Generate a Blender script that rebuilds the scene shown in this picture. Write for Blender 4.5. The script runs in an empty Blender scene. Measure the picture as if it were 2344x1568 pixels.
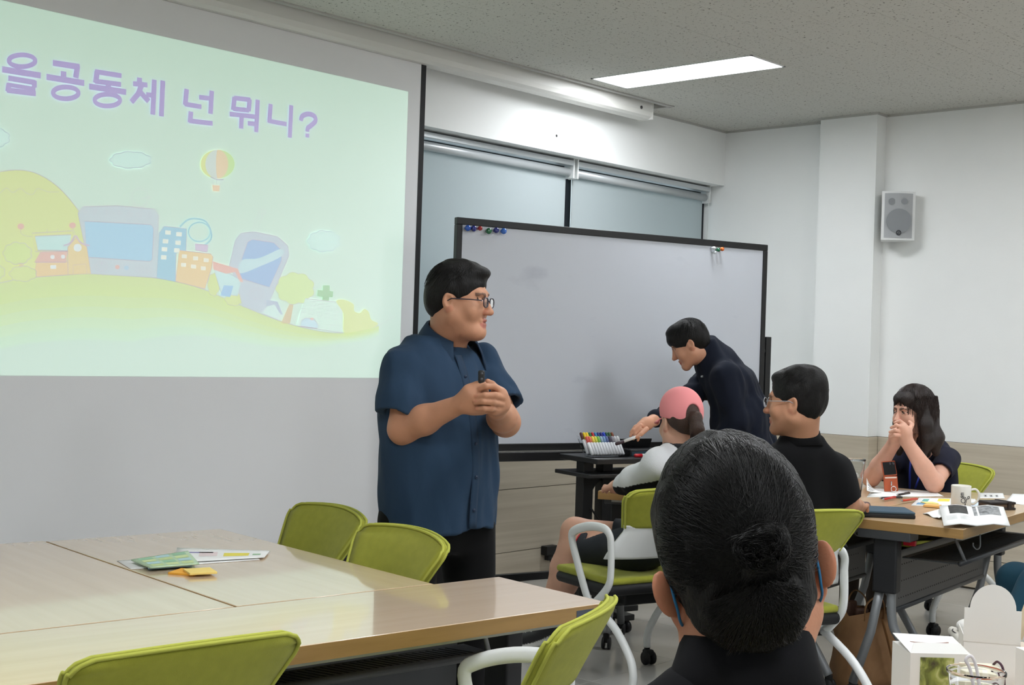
import bpy, bmesh, math, random
import numpy as np
from mathutils import Vector, Matrix
random.seed(7); np.random.seed(7)
SC = bpy.context.scene
COL = SC.collection
# ------------------------------------------------------------------ camera
CAM_H = 1.40
FPX, CX, CY = 3033.0, 1172.0, 784.0
R = np.array([[0.67323276, -0.73873752, 0.03200828],
              [0.02460967, -0.02087829, -0.9994791],
              [0.73902098, 0.67366979, 0.00412414]]).T      # rows: world X, Y, Z in (right, down, forward)
cam_d = bpy.data.cameras.new('camera'); cam = bpy.data.objects.new('camera', cam_d); COL.objects.link(cam)
cam_d.sensor_width = 36.0; cam_d.sensor_fit = 'HORIZONTAL'; cam_d.lens = FPX / 2344 * 36.0
cam_d.clip_start = 0.05; cam_d.clip_end = 60
mw = Matrix.Identity(4)
for i in range(3):
    mw[i][0] = R[i, 0]; mw[i][1] = -R[i, 1]; mw[i][2] = -R[i, 2]
mw[2][3] = CAM_H
cam.matrix_world = mw
SC.camera = cam
def ray(px, py): return R @ np.array([px - CX, py - CY, FPX])
def pt(px, py, D): return np.array([0, 0, CAM_H]) + ray(px, py) * D / FPX      # point at forward depth D
def ptz(px, py, z):
    d = ray(px, py); return np.array([0, 0, CAM_H]) + d * (z - CAM_H) / d[2]
def pty(px, py, y):
    d = ray(px, py); return np.array([0, 0, CAM_H]) + d * y / d[1]
AR = np.array([0.6735, -0.7392, 0.0]); AR /= np.linalg.norm(AR)       # room direction "across the view"
AF = np.array([0.739, 0.6737, 0.0]); AF /= np.linalg.norm(AF)         # room direction "away"
UP = np.array([0, 0, 1.0])
# ------------------------------------------------------------------ world, exposure
w = bpy.data.worlds.new('world'); SC.world = w; w.use_nodes = True
w.node_tree.nodes['Background'].inputs[0].default_value = (0.72, 0.76, 0.78, 1)
w.node_tree.nodes['Background'].inputs[1].default_value = 2.2
SC.view_settings.view_transform = 'Standard'; SC.view_settings.look = 'None'
SC.view_settings.exposure = 0.0; SC.view_settings.gamma = 1.0; SC.view_settings.use_curve_mapping = False
LIGHT_PANEL = 33.5       # emission of the ceiling panels
# ------------------------------------------------------------------ materials
def lin(c):
    return tuple((v / 255 / 12.92) if v / 255 <= .04045 else ((v / 255 + .055) / 1.055) ** 2.4 for v in c)
MATS = {}
def M(name, rgb, rough=.5, metal=0.0, spec=.5, var=0.0, vscale=8.0, bump=0.0, bscale=60.0, stretch=(1, 1, 1), coat=0.0, alpha=1.0, trans=0.0, emit=0.0, emit_rgb=None, sheen=0.0, coords='Object', attr=None, ior=1.45):
    if name in MATS: return MATS[name]
    m = bpy.data.materials.new(name); m.use_nodes = True
    nt = m.node_tree; b = nt.nodes['Principled BSDF']
    c = lin(rgb) + (1,)
    b.inputs['Base Color'].default_value = c
    b.inputs['Roughness'].default_value = rough; b.inputs['Metallic'].default_value = metal
    b.inputs['Specular IOR Level'].default_value = spec
    b.inputs['Coat Weight'].default_value = coat; b.inputs['Coat Roughness'].default_value = .05
    b.inputs['Transmission Weight'].default_value = trans; b.inputs['IOR'].default_value = ior
    b.inputs['Sheen Weight'].default_value = sheen
    b.inputs['Alpha'].default_value = alpha
    if emit:
        b.inputs['Emission Color'].default_value = lin(emit_rgb or rgb) + (1,); b.inputs['Emission Strength'].default_value = emit
    m.diffuse_color = c
    src = None
    if var or bump:
        tc = nt.nodes.new('ShaderNodeTexCoord'); mp = nt.nodes.new('ShaderNodeMapping')
        mp.inputs['Scale'].default_value = stretch
        nt.links.new(tc.outputs[coords], mp.inputs['Vector'])
    col = None
    if attr:
        at = nt.nodes.new('ShaderNodeAttribute'); at.attribute_name = attr; col = at.outputs['Color']
        nt.links.new(col, b.inputs['Base Color'])
    if var:
        n = nt.nodes.new('ShaderNodeTexNoise'); n.inputs['Scale'].default_value = vscale; n.inputs['Detail'].default_value = 5
        nt.links.new(mp.outputs['Vector'], n.inputs['Vector'])
        mr = nt.nodes.new('ShaderNodeMapRange'); mr.inputs['From Min'].default_value = .3; mr.inputs['From Max'].default_value = .7
        mr.inputs['To Min'].default_value = 1 - var; mr.inputs['To Max'].default_value = 1 + var
        nt.links.new(n.outputs['Fac'], mr.inputs['Value'])
        mx = nt.nodes.new('ShaderNodeMix'); mx.data_type = 'RGBA'; mx.blend_type = 'MULTIPLY'; mx.inputs[0].default_value = 1
        if col is not None: nt.links.new(col, mx.inputs[6])
        else: mx.inputs[6].default_value = c
        nt.links.new(mr.outputs[0], mx.inputs[7]); nt.links.new(mx.outputs[2], b.inputs['Base Color'])
    if bump:
        n2 = nt.nodes.new('ShaderNodeTexNoise'); n2.inputs['Scale'].default_value = bscale; n2.inputs['Detail'].default_value = 3
        nt.links.new(mp.outputs['Vector'], n2.inputs['Vector'])
        bp = nt.nodes.new('ShaderNodeBump'); bp.inputs['Strength'].default_value = bump; bp.inputs['Distance'].default_value = .01
        nt.links.new(n2.outputs['Fac'], bp.inputs['Height']); nt.links.new(bp.outputs['Normal'], b.inputs['Normal'])
    MATS[name] = m
    return m
# ------------------------------------------------------------------ object helpers
def tag(o, label=None, cat=None, group=None, kind=None):
    if label: o['label'] = label
    if cat: o['category'] = cat
    if group: o['group'] = group
    if kind: o['kind'] = kind
    return o
def empty(name, loc=(0, 0, 0), rz=0.0, label=None, cat=None, group=None):
    o = bpy.data.objects.new(name, None); COL.objects.link(o)
    o.empty_display_size = .05
    o.location = loc; o.rotation_euler = (0, 0, rz)
    tag(o, label, cat, group); return o
def link(name, me, m=None, parent=None, loc=None, smooth=False):
    o = bpy.data.objects.new(name, me); COL.objects.link(o)
    if m is not None and not me.materials: me.materials.append(m)
    if parent is not None: o.parent = parent
    if loc is not None: o.location = loc
    if smooth:
        me.polygons.foreach_set('use_smooth', [True] * len(me.polygons))
    return o
class B:
    """collects shapes for one mesh"""
    def __init__(s): s.v = []; s.f = []; s.sm = []; s.mi = []; s.cur = 0
    def add(s, vs, fs, smooth=False):
        o = len(s.v); s.v += [tuple(map(float, p)) for p in vs]
        for f in fs: s.f.append([i + o for i in f]); s.sm.append(smooth); s.mi.append(s.cur)
        return s
    def box(s, c, size, M3=None, bev=0.0):
        c = np.array(c, float); h = np.array(size, float) / 2
        A = np.eye(3) if M3 is None else np.array(M3)     # columns = axes
        if bev <= 0:
            vs = [c + A @ (h * np.array([x, y, z])) for x in (-1, 1) for y in (-1, 1) for z in (-1, 1)]
            fs = [(0, 1, 3, 2), (4, 6, 7, 5), (0, 4, 5, 1), (2, 3, 7, 6), (0, 2, 6, 4), (1, 5, 7, 3)]
            return s.add(vs, fs)
        bm = bmesh.new(); bmesh.ops.create_cube(bm, size=1.0)
        for v in bm.verts: v.co = Vector((v.co.x * h[0] * 2, v.co.y * h[1] * 2, v.co.z * h[2] * 2))
        bmesh.ops.bevel(bm, geom=list(bm.edges), offset=min(bev, h.min() * .95), segments=3, affect='EDGES', profile=.5)
        bm.verts.index_update()
        bm.normal_update()
        vs = [c + A @ np.array(v.co) for v in bm.verts]; fs = [[v.index for v in f.verts] for f in bm.faces]
        fl = [max(abs(f.normal.x), abs(f.normal.y), abs(f.normal.z)) < .9999 for f in bm.faces]; bm.free()
        s.add(vs, fs, True); s.sm[-len(fs):] = fl
        return s
    def b2(s, p0, p1, bev=0.0):
        p0 = np.array(p0, float); p1 = np.array(p1, float)
        return s.box((p0 + p1) / 2, np.abs(p1 - p0), None, bev)
    def tube(s, pts, r, n=10, closed=False, caps=True, flat=1.0, upv=None):
        P = [np.array(p, float) for p in pts]; m = len(P)
        rs = r if hasattr(r, '__len__') else [r] * m
        vs = []; prev = None
        for i in range(m):
            if closed: t = P[(i + 1) % m] - P[i - 1]
            else: t = P[min(i + 1, m - 1)] - P[max(i - 1, 0)]
            t = t / (np.linalg.norm(t) + 1e-12)
            if prev is None:
                ref = np.array(upv, float) if upv is not None else (np.array([0, 0, 1.0]) if abs(t[2]) < .9 else np.array([1.0, 0, 0]))
                u = np.cross(ref, t)
            else: u = prev - t * (prev @ t)
            u = u / (np.linalg.norm(u) + 1e-12); prev = u; q = np.cross(t, u)
            for k in range(n):
                a = 2 * math.pi * k / n
                vs.append(P[i] + rs[i] * (math.cos(a) * u + flat * math.sin(a) * q))
        fs = []
        for i in range(m if closed else m - 1):
            j = (i + 1) % m
            for k in range(n): fs.append((i * n + k, i * n + (k + 1) % n, j * n + (k + 1) % n, j * n + k))
        if caps and not closed:
            fs.append(tuple(range(n))[::-1]); fs.append(tuple((m - 1) * n + k for k in range(n)))
        return s.add(vs, fs, True)
    def lathe(s, prof, c=(0, 0, 0), n=24, M3=None):
        A = np.eye(3) if M3 is None else np.array(M3); c = np.array(c, float); vs = []; fs = []
        for (r, z) in prof:
            for k in range(n):
                a = 2 * math.pi * k / n; vs.append(c + A @ np.array([r * math.cos(a), r * math.sin(a), z]))
        m = len(prof)
        for i in range(m - 1):
            for k in range(n): fs.append((i * n + k, i * n + (k + 1) % n, (i + 1) * n + (k + 1) % n, (i + 1) * n + k))
        if prof[0][0] > 1e-6: fs.append(tuple(range(n))[::-1])
        if prof[-1][0] > 1e-6: fs.append(tuple((m - 1) * n + k for k in range(n)))
        return s.add(vs, fs, True)
    def poly(s, pts):                       # one flat polygon
        return s.add(pts, [tuple(range(len(pts)))])
    def prism(s, pts, off):                 # polygon extruded by a vector
        n = len(pts); off = np.array(off, float)
        vs = [np.array(p, float) for p in pts] + [np.array(p, float) + off for p in pts]
        fs = [tuple(range(n))[::-1], tuple(range(n, 2 * n))] + [(i, (i + 1) % n, n + (i + 1) % n, n + i) for i in range(n)]
        return s.add(vs, fs)
    def sph(s, c, r, n=14, sc=(1, 1, 1), M3=None):
        A = np.eye(3) if M3 is None else np.array(M3); c = np.array(c, float); vs = []; fs = []; m = n // 2 + 1
        for i in range(m):
            t = math.pi * i / (m - 1)
            for k in range(n):
                a = 2 * math.pi * k / n
                vs.append(c + A @ (r * np.array([sc[0] * math.sin(t) * math.cos(a), sc[1] * math.sin(t) * math.sin(a), sc[2] * math.cos(t)])))
        for i in range(m - 1):
            for k in range(n): fs.append((i * n + k, (i + 1) * n + k, (i + 1) * n + (k + 1) % n, i * n + (k + 1) % n))
        return s.add(vs, fs, True)
    def mesh(s, name, mats):
        me = bpy.data.meshes.new(name); me.from_pydata(s.v, [], s.f)
        me.polygons.foreach_set('use_smooth', s.sm)
        if not isinstance(mats, (list, tuple)): mats = [mats]
        for m in mats: me.materials.append(m)
        if len(mats) > 1: me.polygons.foreach_set('material_index', s.mi)
        me.validate(); me.update(); return me
    def build(s, name, mats, parent=None, loc=None, **kw):
        o = link(name, s.mesh(name, mats), None, parent, loc); tag(o, **kw); return o
def copy_tree(o, parent=None):
    c = o.copy(); COL.objects.link(c); c.parent = parent
    for ch in list(o.children): copy_tree(ch, c)
    return c
def rz3(a): return np.array([[math.cos(a), -math.sin(a), 0], [math.sin(a), math.cos(a), 0], [0, 0, 1]])
def catmull(P, n=8, closed=False):
    P = [np.array(p, float) for p in P]; out = []; m = len(P)
    for i in range(m if closed else m - 1):
        p0 = P[(i - 1) % m] if closed else P[max(i - 1, 0)]; p1 = P[i]; p2 = P[(i + 1) % m]; p3 = P[(i + 2) % m] if closed else P[min(i + 2, m - 1)]
        for k in range(n):
            t = k / n
            out.append(.5 * (2 * p1 + (p2 - p0) * t + (2 * p0 - 5 * p1 + 4 * p2 - p3) * t * t + (3 * p1 - p0 - 3 * p2 + p3) * t ** 3))
    if not closed: out.append(P[-1])
    return out
# ================================================================== ROOM
XR, YF, H = 8.02, 5.30, 3.0
XL, YB = -1.6, -3.2
YW = YF + .17                                # window plane behind the lintel beam
def node_mat(name): 
    m = bpy.data.materials.new(name); m.use_nodes = True; MATS[name] = m
    return m, m.node_tree, m.node_tree.nodes['Principled BSDF']
wall_m = M('wall_paint', (243, 244, 242), .75, var=.012, vscale=3, bump=.05, bscale=180, spec=.25)
# acoustic ceiling tile: pits and fissures, their shade painted into the base colour
ceil_m, nt, b = node_mat('ceiling_acoustic')
tc = nt.nodes.new('ShaderNodeTexCoord')
oi = nt.nodes.new('ShaderNodeObjectInfo')
geo = nt.nodes.new('ShaderNodeNewGeometry')
def pits(scale, lo, hi, st):
    mp = nt.nodes.new('ShaderNodeMapping'); mp.inputs['Scale'].default_value = st
    nt.links.new(geo.outputs['Position'], mp.inputs['Vector'])
    n = nt.nodes.new('ShaderNodeTexNoise'); n.inputs['Scale'].default_value = scale; n.inputs['Detail'].default_value = 2; n.inputs['Roughness'].default_value = .6
    nt.links.new(mp.outputs[0], n.inputs['Vector'])
    r = nt.nodes.new('ShaderNodeMapRange'); r.inputs['From Min'].default_value = lo; r.inputs['From Max'].default_value = hi
    nt.links.new(n.outputs['Fac'], r.inputs['Value']); return r.outputs[0]
p1 = pits(75, .325, .365, (1, .7, 1)); p2 = pits(52, .295, .335, (.75, 1, 1))
mul = nt.nodes.new('ShaderNodeMath'); mul.operation = 'MULTIPLY'; nt.links.new(p1, mul.inputs[0]); nt.links.new(p2, mul.inputs[1])
mx = nt.nodes.new('ShaderNodeMix'); mx.data_type = 'RGBA'
mx.inputs[6].default_value = lin((112, 110, 104)) + (1,); mx.inputs[7].default_value = lin((202, 201, 194)) + (1,)
nt.links.new(mul.outputs[0], mx.inputs[0]); nt.links.new(mx.outputs[2], b.inputs['Base Color'])
bp = nt.nodes.new('ShaderNodeBump'); bp.inputs['Strength'].default_value = .4; bp.inputs['Distance'].default_value = .004
nt.links.new(mul.outputs[0], bp.inputs['Height']); nt.links.new(bp.outputs[0], b.inputs['Normal'])
b.inputs['Roughness'].default_value = .9; b.inputs['Specular IOR Level'].default_value = .1
# polished floor tile
floor_m, nt, b = node_mat('floor_porcelain')
geo = nt.nodes.new('ShaderNodeNewGeometry')
n = nt.nodes.new('ShaderNodeTexNoise'); n.inputs['Scale'].default_value = 1.7; n.inputs['Detail'].default_value = 8; nt.links.new(geo.outputs['Position'], n.inputs['Vector'])
cr = nt.nodes.new('ShaderNodeMapRange'); cr.inputs['From Min'].default_value = .3; cr.inputs['From Max'].default_value = .7; nt.links.new(n.outputs['Fac'], cr.inputs['Value'])
mx = nt.nodes.new('ShaderNodeMix'); mx.data_type = 'RGBA'; mx.inputs[6].default_value = lin((170, 167, 162)) + (1,); mx.inputs[7].default_value = lin((194, 191, 186)) + (1,)
nt.links.new(cr.outputs[0], mx.inputs[0]); nt.links.new(mx.outputs[2], b.inputs['Base Color'])
b.inputs['Roughness'].default_value = .16; b.inputs['Specular IOR Level'].default_value = .5
# wainscot panel, horizontal stone-wood streaks
def streak_mat(name, c0, c1, axis_scale, rough=.45, sc=1.0):
    m, nt, b = node_mat(name)
    geo = nt.nodes.new('ShaderNodeNewGeometry'); mp = nt.nodes.new('ShaderNodeMapping'); mp.inputs['Scale'].default_value = axis_scale
    nt.links.new(geo.outputs['Position'], mp.inputs['Vector'])
    n = nt.nodes.new('ShaderNodeTexNoise'); n.inputs['Scale'].default_value = sc; n.inputs['Detail'].default_value = 6; n.inputs['Distortion'].default_value = .3
    nt.links.new(mp.outputs[0], n.inputs['Vector'])
    r = nt.nodes.new('ShaderNodeMapRange'); r.inputs['From Min'].default_value = .3; r.inputs['From Max'].default_value = .7; nt.links.new(n.outputs['Fac'], r.inputs['Value'])
    mx = nt.nodes.new('ShaderNodeMix'); mx.data_type = 'RGBA'; mx.inputs[6].default_value = lin(c0) + (1,); mx.inputs[7].default_value = lin(c1) + (1,)
    nt.links.new(r.outputs[0], mx.inputs[0]); nt.links.new(mx.outputs[2], b.inputs['Base Color'])
    b.inputs['Roughness'].default_value = rough; return m
wains_m = streak_mat('wainscot_panel', (186, 174, 154), (204, 193, 174), (1.2, 1.2, 34), .5)
joint_m = M('panel_joint', (92, 84, 72), .8)
grout_m = M('floor_grout', (128, 125, 120), .7)
black_m = M('black_metal', (26, 26, 27), .42, var=.05)
blackp_m = M('black_plastic', (22, 22, 23), .5)
white_pl = M('white_plastic', (226, 228, 226), .35, var=.01)
S_ = 'structure'
B().b2((XL, YB, -.15), (XR, YF, -.02)).build('floor', grout_m, kind=S_)
floor_o = bpy.data.objects['floor']
# floor tiles, 60 cm
tile = B().box((0, 0, -.01), (.5975, .5975, .02), None, .0015).mesh('floor_tile', floor_m)
TS = .60
for i in range(17):
    for j in range(15):
        x = XR - .31 - i * TS; y = YF - .30 - j * TS
        if x < XL + .3 or y < YB + .3: continue
        link('floor_tile', tile, None, floor_o, (x, y, 0))
B().b2((XL, YB, H + .02), (XR, YF, H + .15)).build('ceiling', M('ceiling_backing', (120, 118, 112), .9), kind=S_)
ceil_o = bpy.data.objects['ceiling']
LIGHTS = [(6.205, 4.39), (6.205, 1.75), (3.55, 1.75), (0.9, 1.75), (6.205, -.9), (3.55, -.9), (.9, -.9)]
LW, LL = .345, 1.10
SLOT = (1.2, 7.0, 5.06, 5.26)                # ceiling slot of the screen housing x0,x1,y0,y1
# ceiling tiles 60 x 30 cm, cut around lamps and the screen slot
def ctile_mesh(sx, sy):
    return B().box((0, 0, .01), (sx - .0012, sy - .0012, .02), None, .0012).mesh('ceiling_tile', ceil_m)
CT = {}
def ctile(x0, x1, y0, y1):
    sx, sy = round(x1 - x0, 3), round(y1 - y0, 3)
    if sx < .01 or sy < .01: return
    if (sx, sy) not in CT: CT[(sx, sy)] = ctile_mesh(sx, sy)
    link('ceiling_tile', CT[(sx, sy)], None, ceil_o, ((x0 + x1) / 2, (y0 + y1) / 2, H))
holes = [(lx - LW / 2, lx + LW / 2, ly - LL / 2, ly + LL / 2) for lx, ly in LIGHTS] + [SLOT]
def split(x0, x1, y0, y1, hs):
    for k, (a, b_, c, d) in enumerate(hs):
        if a < x1 - 1e-4 and b_ > x0 + 1e-4 and c < y1 - 1e-4 and d > y0 + 1e-4:
            r = hs[k + 1:]
            if x0 < a: split(x0, a, y0, y1, r)
            if x1 > b_: split(b_, x1, y0, y1, r)
            m0, m1 = max(x0, a), min(x1, b_)
            if y0 < c: split(m0, m1, y0, c, r)
            if y1 > d: split(m0, m1, d, y1, r)
            return
    ctile(x0, x1, y0, y1)
for i in range(17):
    for j in range(29):
        x1 = XR - i * .6; y1 = YF - j * .3; x0 = max(x1 - .6, XL); y0 = max(y1 - .3, YB)
        if x1 <= XL or y1 <= YB: continue
        if (x0 < 1.2 or y1 < .2) :           # behind the camera: big plain fields
            if i % 3 == 0 and j % 3 == 0: pass
        split(x0, x1, y0, y1, holes)
# walls
wf = B()
wf.b2((XL, YF, 2.61), (XR, YF + .3, H + .02))            # lintel beam
wf.b2((XL, YF, -.15), (XR, YF + .3, .90))                   # below the window
wf.b2((XL, YF, .90), (4.2, YF + .3, 2.61))               # behind the screen
wf_o = wf.build('wall_front', wall_m, kind=S_)
wr_o = B().b2((XR, YB, -.15), (XR + .2, YF + .3, H + .02)).build('wall_right', wall_m, kind=S_)
B().b2((XL - .2, YB, -.15), (XL, YF + .3, H + .02)).build('wall_left', wall_m, kind=S_)
B().b2((XL - .2, YB - .2, -.15), (XR + .2, YB, H + .02)).build('wall_back', wall_m, kind=S_)
PX0, PY0, PY1 = 7.895, 4.06, 4.47
pil_o = B().b2((PX0, PY0, 0), (XR, PY1, H)).build('wall_pilaster', wall_m, kind=S_)
# wainscot boards: one row per board course, recessed joints
rows = [(.012, .186), (.190, .560), (.564, .898)]
B().b2((3.9, YF - .006, 0), (XR, YF, .90)).build('panel_backing', joint_m, wf_o)
B().b2((XR - .006, -1.0, 0), (XR, PY0, .90)).build('panel_backing', joint_m, wr_o)
B().b2((PX0 - .006, PY0 - .006, 0), (XR - .008, PY1 + .006, .90)).build('panel_backing', joint_m, pil_o)
for (z0, z1) in rows:
    for x0, x1 in ((3.92, 5.447), (5.45, 6.997), (7.0, XR - .02)):
        B().b2((x0, YF - .014, z0), (x1, YF - .005, z1)).build('wainscot_board', wains_m, wf_o)
rows_r = rows
for (z0, z1) in rows_r:
    y = PY0 - .012
    while y > -.6:
        B().b2((XR - .014, y - 1.2, z0), (XR - .005, y - .003, z1)).build('wainscot_board', wains_m, wr_o); y -= 1.2
    B().b2((XR - .014, PY1 + .012, z0), (XR - .005, YF - .016, z1)).build('wainscot_board', wains_m, wr_o)
    B().b2((PX0 - .014, PY0 - .014, z0), (PX0 - .005, PY1 + .014, z1)).build('wainscot_board', wains_m, pil_o)
    B().b2((PX0 - .005, PY0 - .014, z0), (XR - .016, PY0 - .005, z1)).build('wainscot_board', wains_m, pil_o)
    B().b2((PX0 - .005, PY1 + .005, z0), (XR - .016, PY1 + .014, z1)).build('wainscot_board', wains_m, pil_o)
# cove line where walls meet the ceiling
trim_m = M('ceiling_trim', (188, 187, 182), .6)
B().b2((7.1, YF - .012, H - .014), (XR, YF, H)).b2((XR - .012, PY1, H - .014), (XR, YF - .012, H)).b2((XR - .012, YB, H - .014), (XR, PY0, H)) \
   .b2((PX0 - .012, PY0 - .012, H - .014), (PX0, PY1 + .012, H)).b2((PX0, PY0 - .012, H - .014), (XR - .012, PY0, H)).build('trim_1', trim_m, kind=S_)
# window: dark aluminium frame, panes, roller blinds in front
win = empty('window_1', (6.1, YW, .9)); tag(win, kind=S_)
fr_m = M('window_frame_dark', (30, 32, 38), .4, metal=.4)
def wpart(nm, p0, p1, m):
    return B().b2(np.array(p0) - np.array((6.1, YW, .9)), np.array(p1) - np.array((6.1, YW, .9))).build(nm, m, win)
glass_m = M('window_glass', (200, 215, 220), .02, trans=1.0, ior=1.1)
for nm, p0, p1 in (('frame_head', (4.2, YW, 2.55), (XR, YW + .07, 2.61)), ('frame_sill', (4.2, YW, .90), (XR, YW + .07, .96)), ('frame_jamb', (4.2, YW, .96), (4.26, YW + .07, 2.55)), ('frame_jamb', (XR - .05, YW, .96), (XR, YW + .07, 2.55)), ('mullion', (6.445, YW, .96), (6.515, YW + .07, 2.55))):
    wpart(nm, p0, p1, fr_m)
wpart('pane', (4.26, YW + .03, .96), (6.445, YW + .036, 2.55), glass_m); wpart('pane', (6.515, YW + .03, .96), (XR - .05, YW + .036, 2.55), glass_m)
wpart('sill_board', (4.2, YF - .0, .899), (XR, YW, .912), M('sill_stone', (200, 198, 192), .5))
blind_m = M('blind_fabric', (206, 213, 214), .85, bump=.08, bscale=400, spec=.15)
b_ = blind_m.node_tree.nodes['Principled BSDF']
tr = blind_m.node_tree.nodes.new('ShaderNodeBsdfTranslucent'); tr.inputs[0].default_value = lin((205, 213, 214)) + (1,)
ms = blind_m.node_tree.nodes.new('ShaderNodeMixShader'); ms.inputs[0].default_value = .45
blind_m.node_tree.links.new(b_.outputs[0], ms.inputs[1]); blind_m.node_tree.links.new(tr.outputs[0], ms.inputs[2])
blind_m.node_tree.links.new(ms.outputs[0], blind_m.node_tree.nodes['Material Output'].inputs[0])
alu_m = M('blind_aluminium', (196, 200, 202), .35, metal=.3)
for k, (x0, x1, lab) in enumerate(((4.25, 6.435, 'pale grey roller blind pulled down beside the projection screen'), (6.475, 7.965, 'pale grey roller blind pulled down next to the right wall corner'))):
    r = empty('roller_blind', ((x0 + x1) / 2, 5.40, 2.61), 0, lab, 'blind', 'roller blinds over the window')
    hw = (x1 - x0) / 2
    B().b2((-hw, -.02, -.045), (hw, .06, -.012), .004).build('head_rail', alu_m, r)
    B().tube([(-hw + .01, .02, -.085), (hw - .01, .02, -.085)], .026, 14).build('roller', alu_m, r)
    B().b2((-hw + .012, .040, -1.66), (hw - .012, .0425, -.075)).build('fabric', blind_m, r)
    B().tube([(-hw + .012, .041, -1.66), (hw - .012, .041, -1.66)], .009, 8).build('bottom_bar', alu_m, r)
    for sx in (-1, 1): B().b2((sx * hw - .006, -.02, -.125), (sx * hw + .006, .06, -.0), .003).build('bracket', white_pl, r)
    if k: B().tube([(hw - .012, -.015, -.1), (hw - .012, -.015, -1.5)], .0035, 6).build('bead_chain', white_pl, r)
# ceiling lamps
lampf_m = M('lamp_frame', (235, 236, 236), .4)
diff_m = M('lamp_diffuser', (255, 255, 255), .5, emit=LIGHT_PANEL, emit_rgb=(247, 251, 255))
for k, (lx, ly) in enumerate(LIGHTS):
    r = empty('ceiling_light_offscreen' if k else 'ceiling_light', (lx, ly, H), 0, 'lit flat ceiling light panel above the whiteboard corner' if k == 0 else 'lit flat ceiling light panel over the room behind', 'ceiling light')
    if k: r['group'] = 'ceiling lights over the room'
    f = B()
    for s in (-1, 1):
        f.b2((s * LW / 2 - s * .012, -LL / 2, -.004), (s * LW / 2, LL / 2, .02)); f.b2((-LW / 2, s * LL / 2 - s * .012, -.004), (LW / 2, s * LL / 2, .02))
    f.build('frame', lampf_m, r)
    B().b2((-LW / 2 + .011, -LL / 2 + .011, .003), (LW / 2 - .011, LL / 2 - .011, .018)).build('diffuser', diff_m, r)
# tiny anchor hole in the lintel, its shade painted as a black disc
B().lathe([(.0, -.001), (.008, -.001), (.009, .0)], (6.16, YF, 2.71), 10, np.array([[1, 0, 0], [0, 0, 1], [0, 1, 0]])).build('anchor_hole', blackp_m, wf_o)
# wall socket box with plug by the skirting
so = empty('floor_outlet', (6.17, YF - .014, .10), 0, 'black power outlet box with plug low on the wainscot wall', 'outlet')
B().b2((-.05, -.05, .045), (.055, 0, .10), .004).build('box', blackp_m, so)
B().tube(catmull([(.0, -.03, .05), (-.01, -.045, .02), (.01, -.05, -.03), (.05, -.04, -.06), (.2, -.02, -.085)], 5), .007, 8).build('cable', blackp_m, so)
B().b2((-.03, -.045, .012), (.02, -.01, .046), .006).build('plug', blackp_m, so)
# wall loudspeaker on the pilaster
sp = empty('wall_speaker', (7.93, 3.93, 2.32), 0, 'grey two way loudspeaker bracketed to the white wall beside the pilaster', 'speaker')
sa = math.radians(-30)
spm = rz3(math.radians(-52))       # local -y faces the room
def L(p): return spm @ np.array(p, float)
cab = M('speaker_cabinet', (228, 229, 228), .5); gr = M('speaker_grille', (176, 178, 180), .65, bump=.3, bscale=900)
def outline(w0, w1, d, n=10):
    return [(-w0, d)] + [(-w1 + 2 * w1 * t / n, -d - .018 * math.sin(math.pi * t / n)) for t in range(n + 1)] + [(w0, d)]
o2 = outline(.075, .105, .075)
B().prism([L((x, y, -.155)) for x, y in o2], (0, 0, .31)).build('cabinet', cab, sp)
g = B(); n_ = 12
gv = [L((-.088 + .176 * t / n_, -.0765 - .018 * math.sin(math.pi * t / n_) - .003, z)) for z in (-.142, .142) for t in range(n_ + 1)]
g.add(gv, [(t, t + 1, n_ + 2 + t, n_ + 1 + t) for t in range(n_)]); g.build('grille', gr, sp)
cone_m = M('speaker_cone', (140, 143, 146), .7); dkm = M('speaker_logo', (52, 54, 58), .5)
def disc(c, r, y, n=28): return [L((c[0] + r * math.cos(2 * math.pi * k / n), y, c[1] + r * math.sin(2 * math.pi * k / n))) for k in range(n)]
B().prism(disc((0, -.035), .078, -.1), L((0, -.002, 0))).build('woofer', cone_m, sp)
B().prism(disc((-.045, .088), .022, -.0935), L((0, -.002, 0))).build('tweeter', cone_m, sp)
B().prism(disc((.032, .09), .02, -.0975), L((0, -.002, 0))).build('tweeter', cone_m, sp)
lg = B(); lg.tube([L((.0 + .014 * math.cos(t), -.103, -.11 + .014 * math.sin(t))) for t in np.linspace(0, 2 * math.pi, 20)[:-1]], .003, 6, closed=True)
lg.tube([L((.009, -.103, -.105)), L((-.006, -.103, -.106)), L((.006, -.103, -.115)), L((-.009, -.103, -.116))], .0025, 6); lg.build('logo', dkm, sp)
B().b2((.0, -.02, -.03), (.10, .06, .03)).build('bracket', cab, sp)
# ================================================================== PROJECTION SCREEN + SLIDE
YS = 5.16
scr = empty('projection_screen', (3.3, YS, .30), 0, 'pulled down white projection screen with black border showing a pastel town slide', 'projection screen')
def sp3(x, z, d=0.0): return (x - 3.3, -d, z - .30)
scr_m = M('screen_fabric', (238, 238, 239), .85, spec=.1)
SX0, SX1, SZ0, SZ1 = 1.42, 4.872, .34, 2.899
B().b2(sp3(SX0, SZ0), (SX1 - 3.3, .004, SZ1 - .3)).build('fabric', scr_m, scr)
B().b2((SX1 - 3.3, -.001, SZ0 - .34), (SX1 + .036 - 3.3, .004, SZ1 - .3)).build('border', M('screen_border', (18, 18, 20), .7), scr)
B().b2((SX0 - .036 - 3.3, -.001, SZ0 - .34), (SX0 - 3.3, .004, SZ1 - .3)).build('border', MATS['screen_border'], scr)
B().b2((SX0 - .036 - 3.3, -.001, .0), (SX1 + .036 - 3.3, .004, .04)).build('border', MATS['screen_border'], scr)
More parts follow.
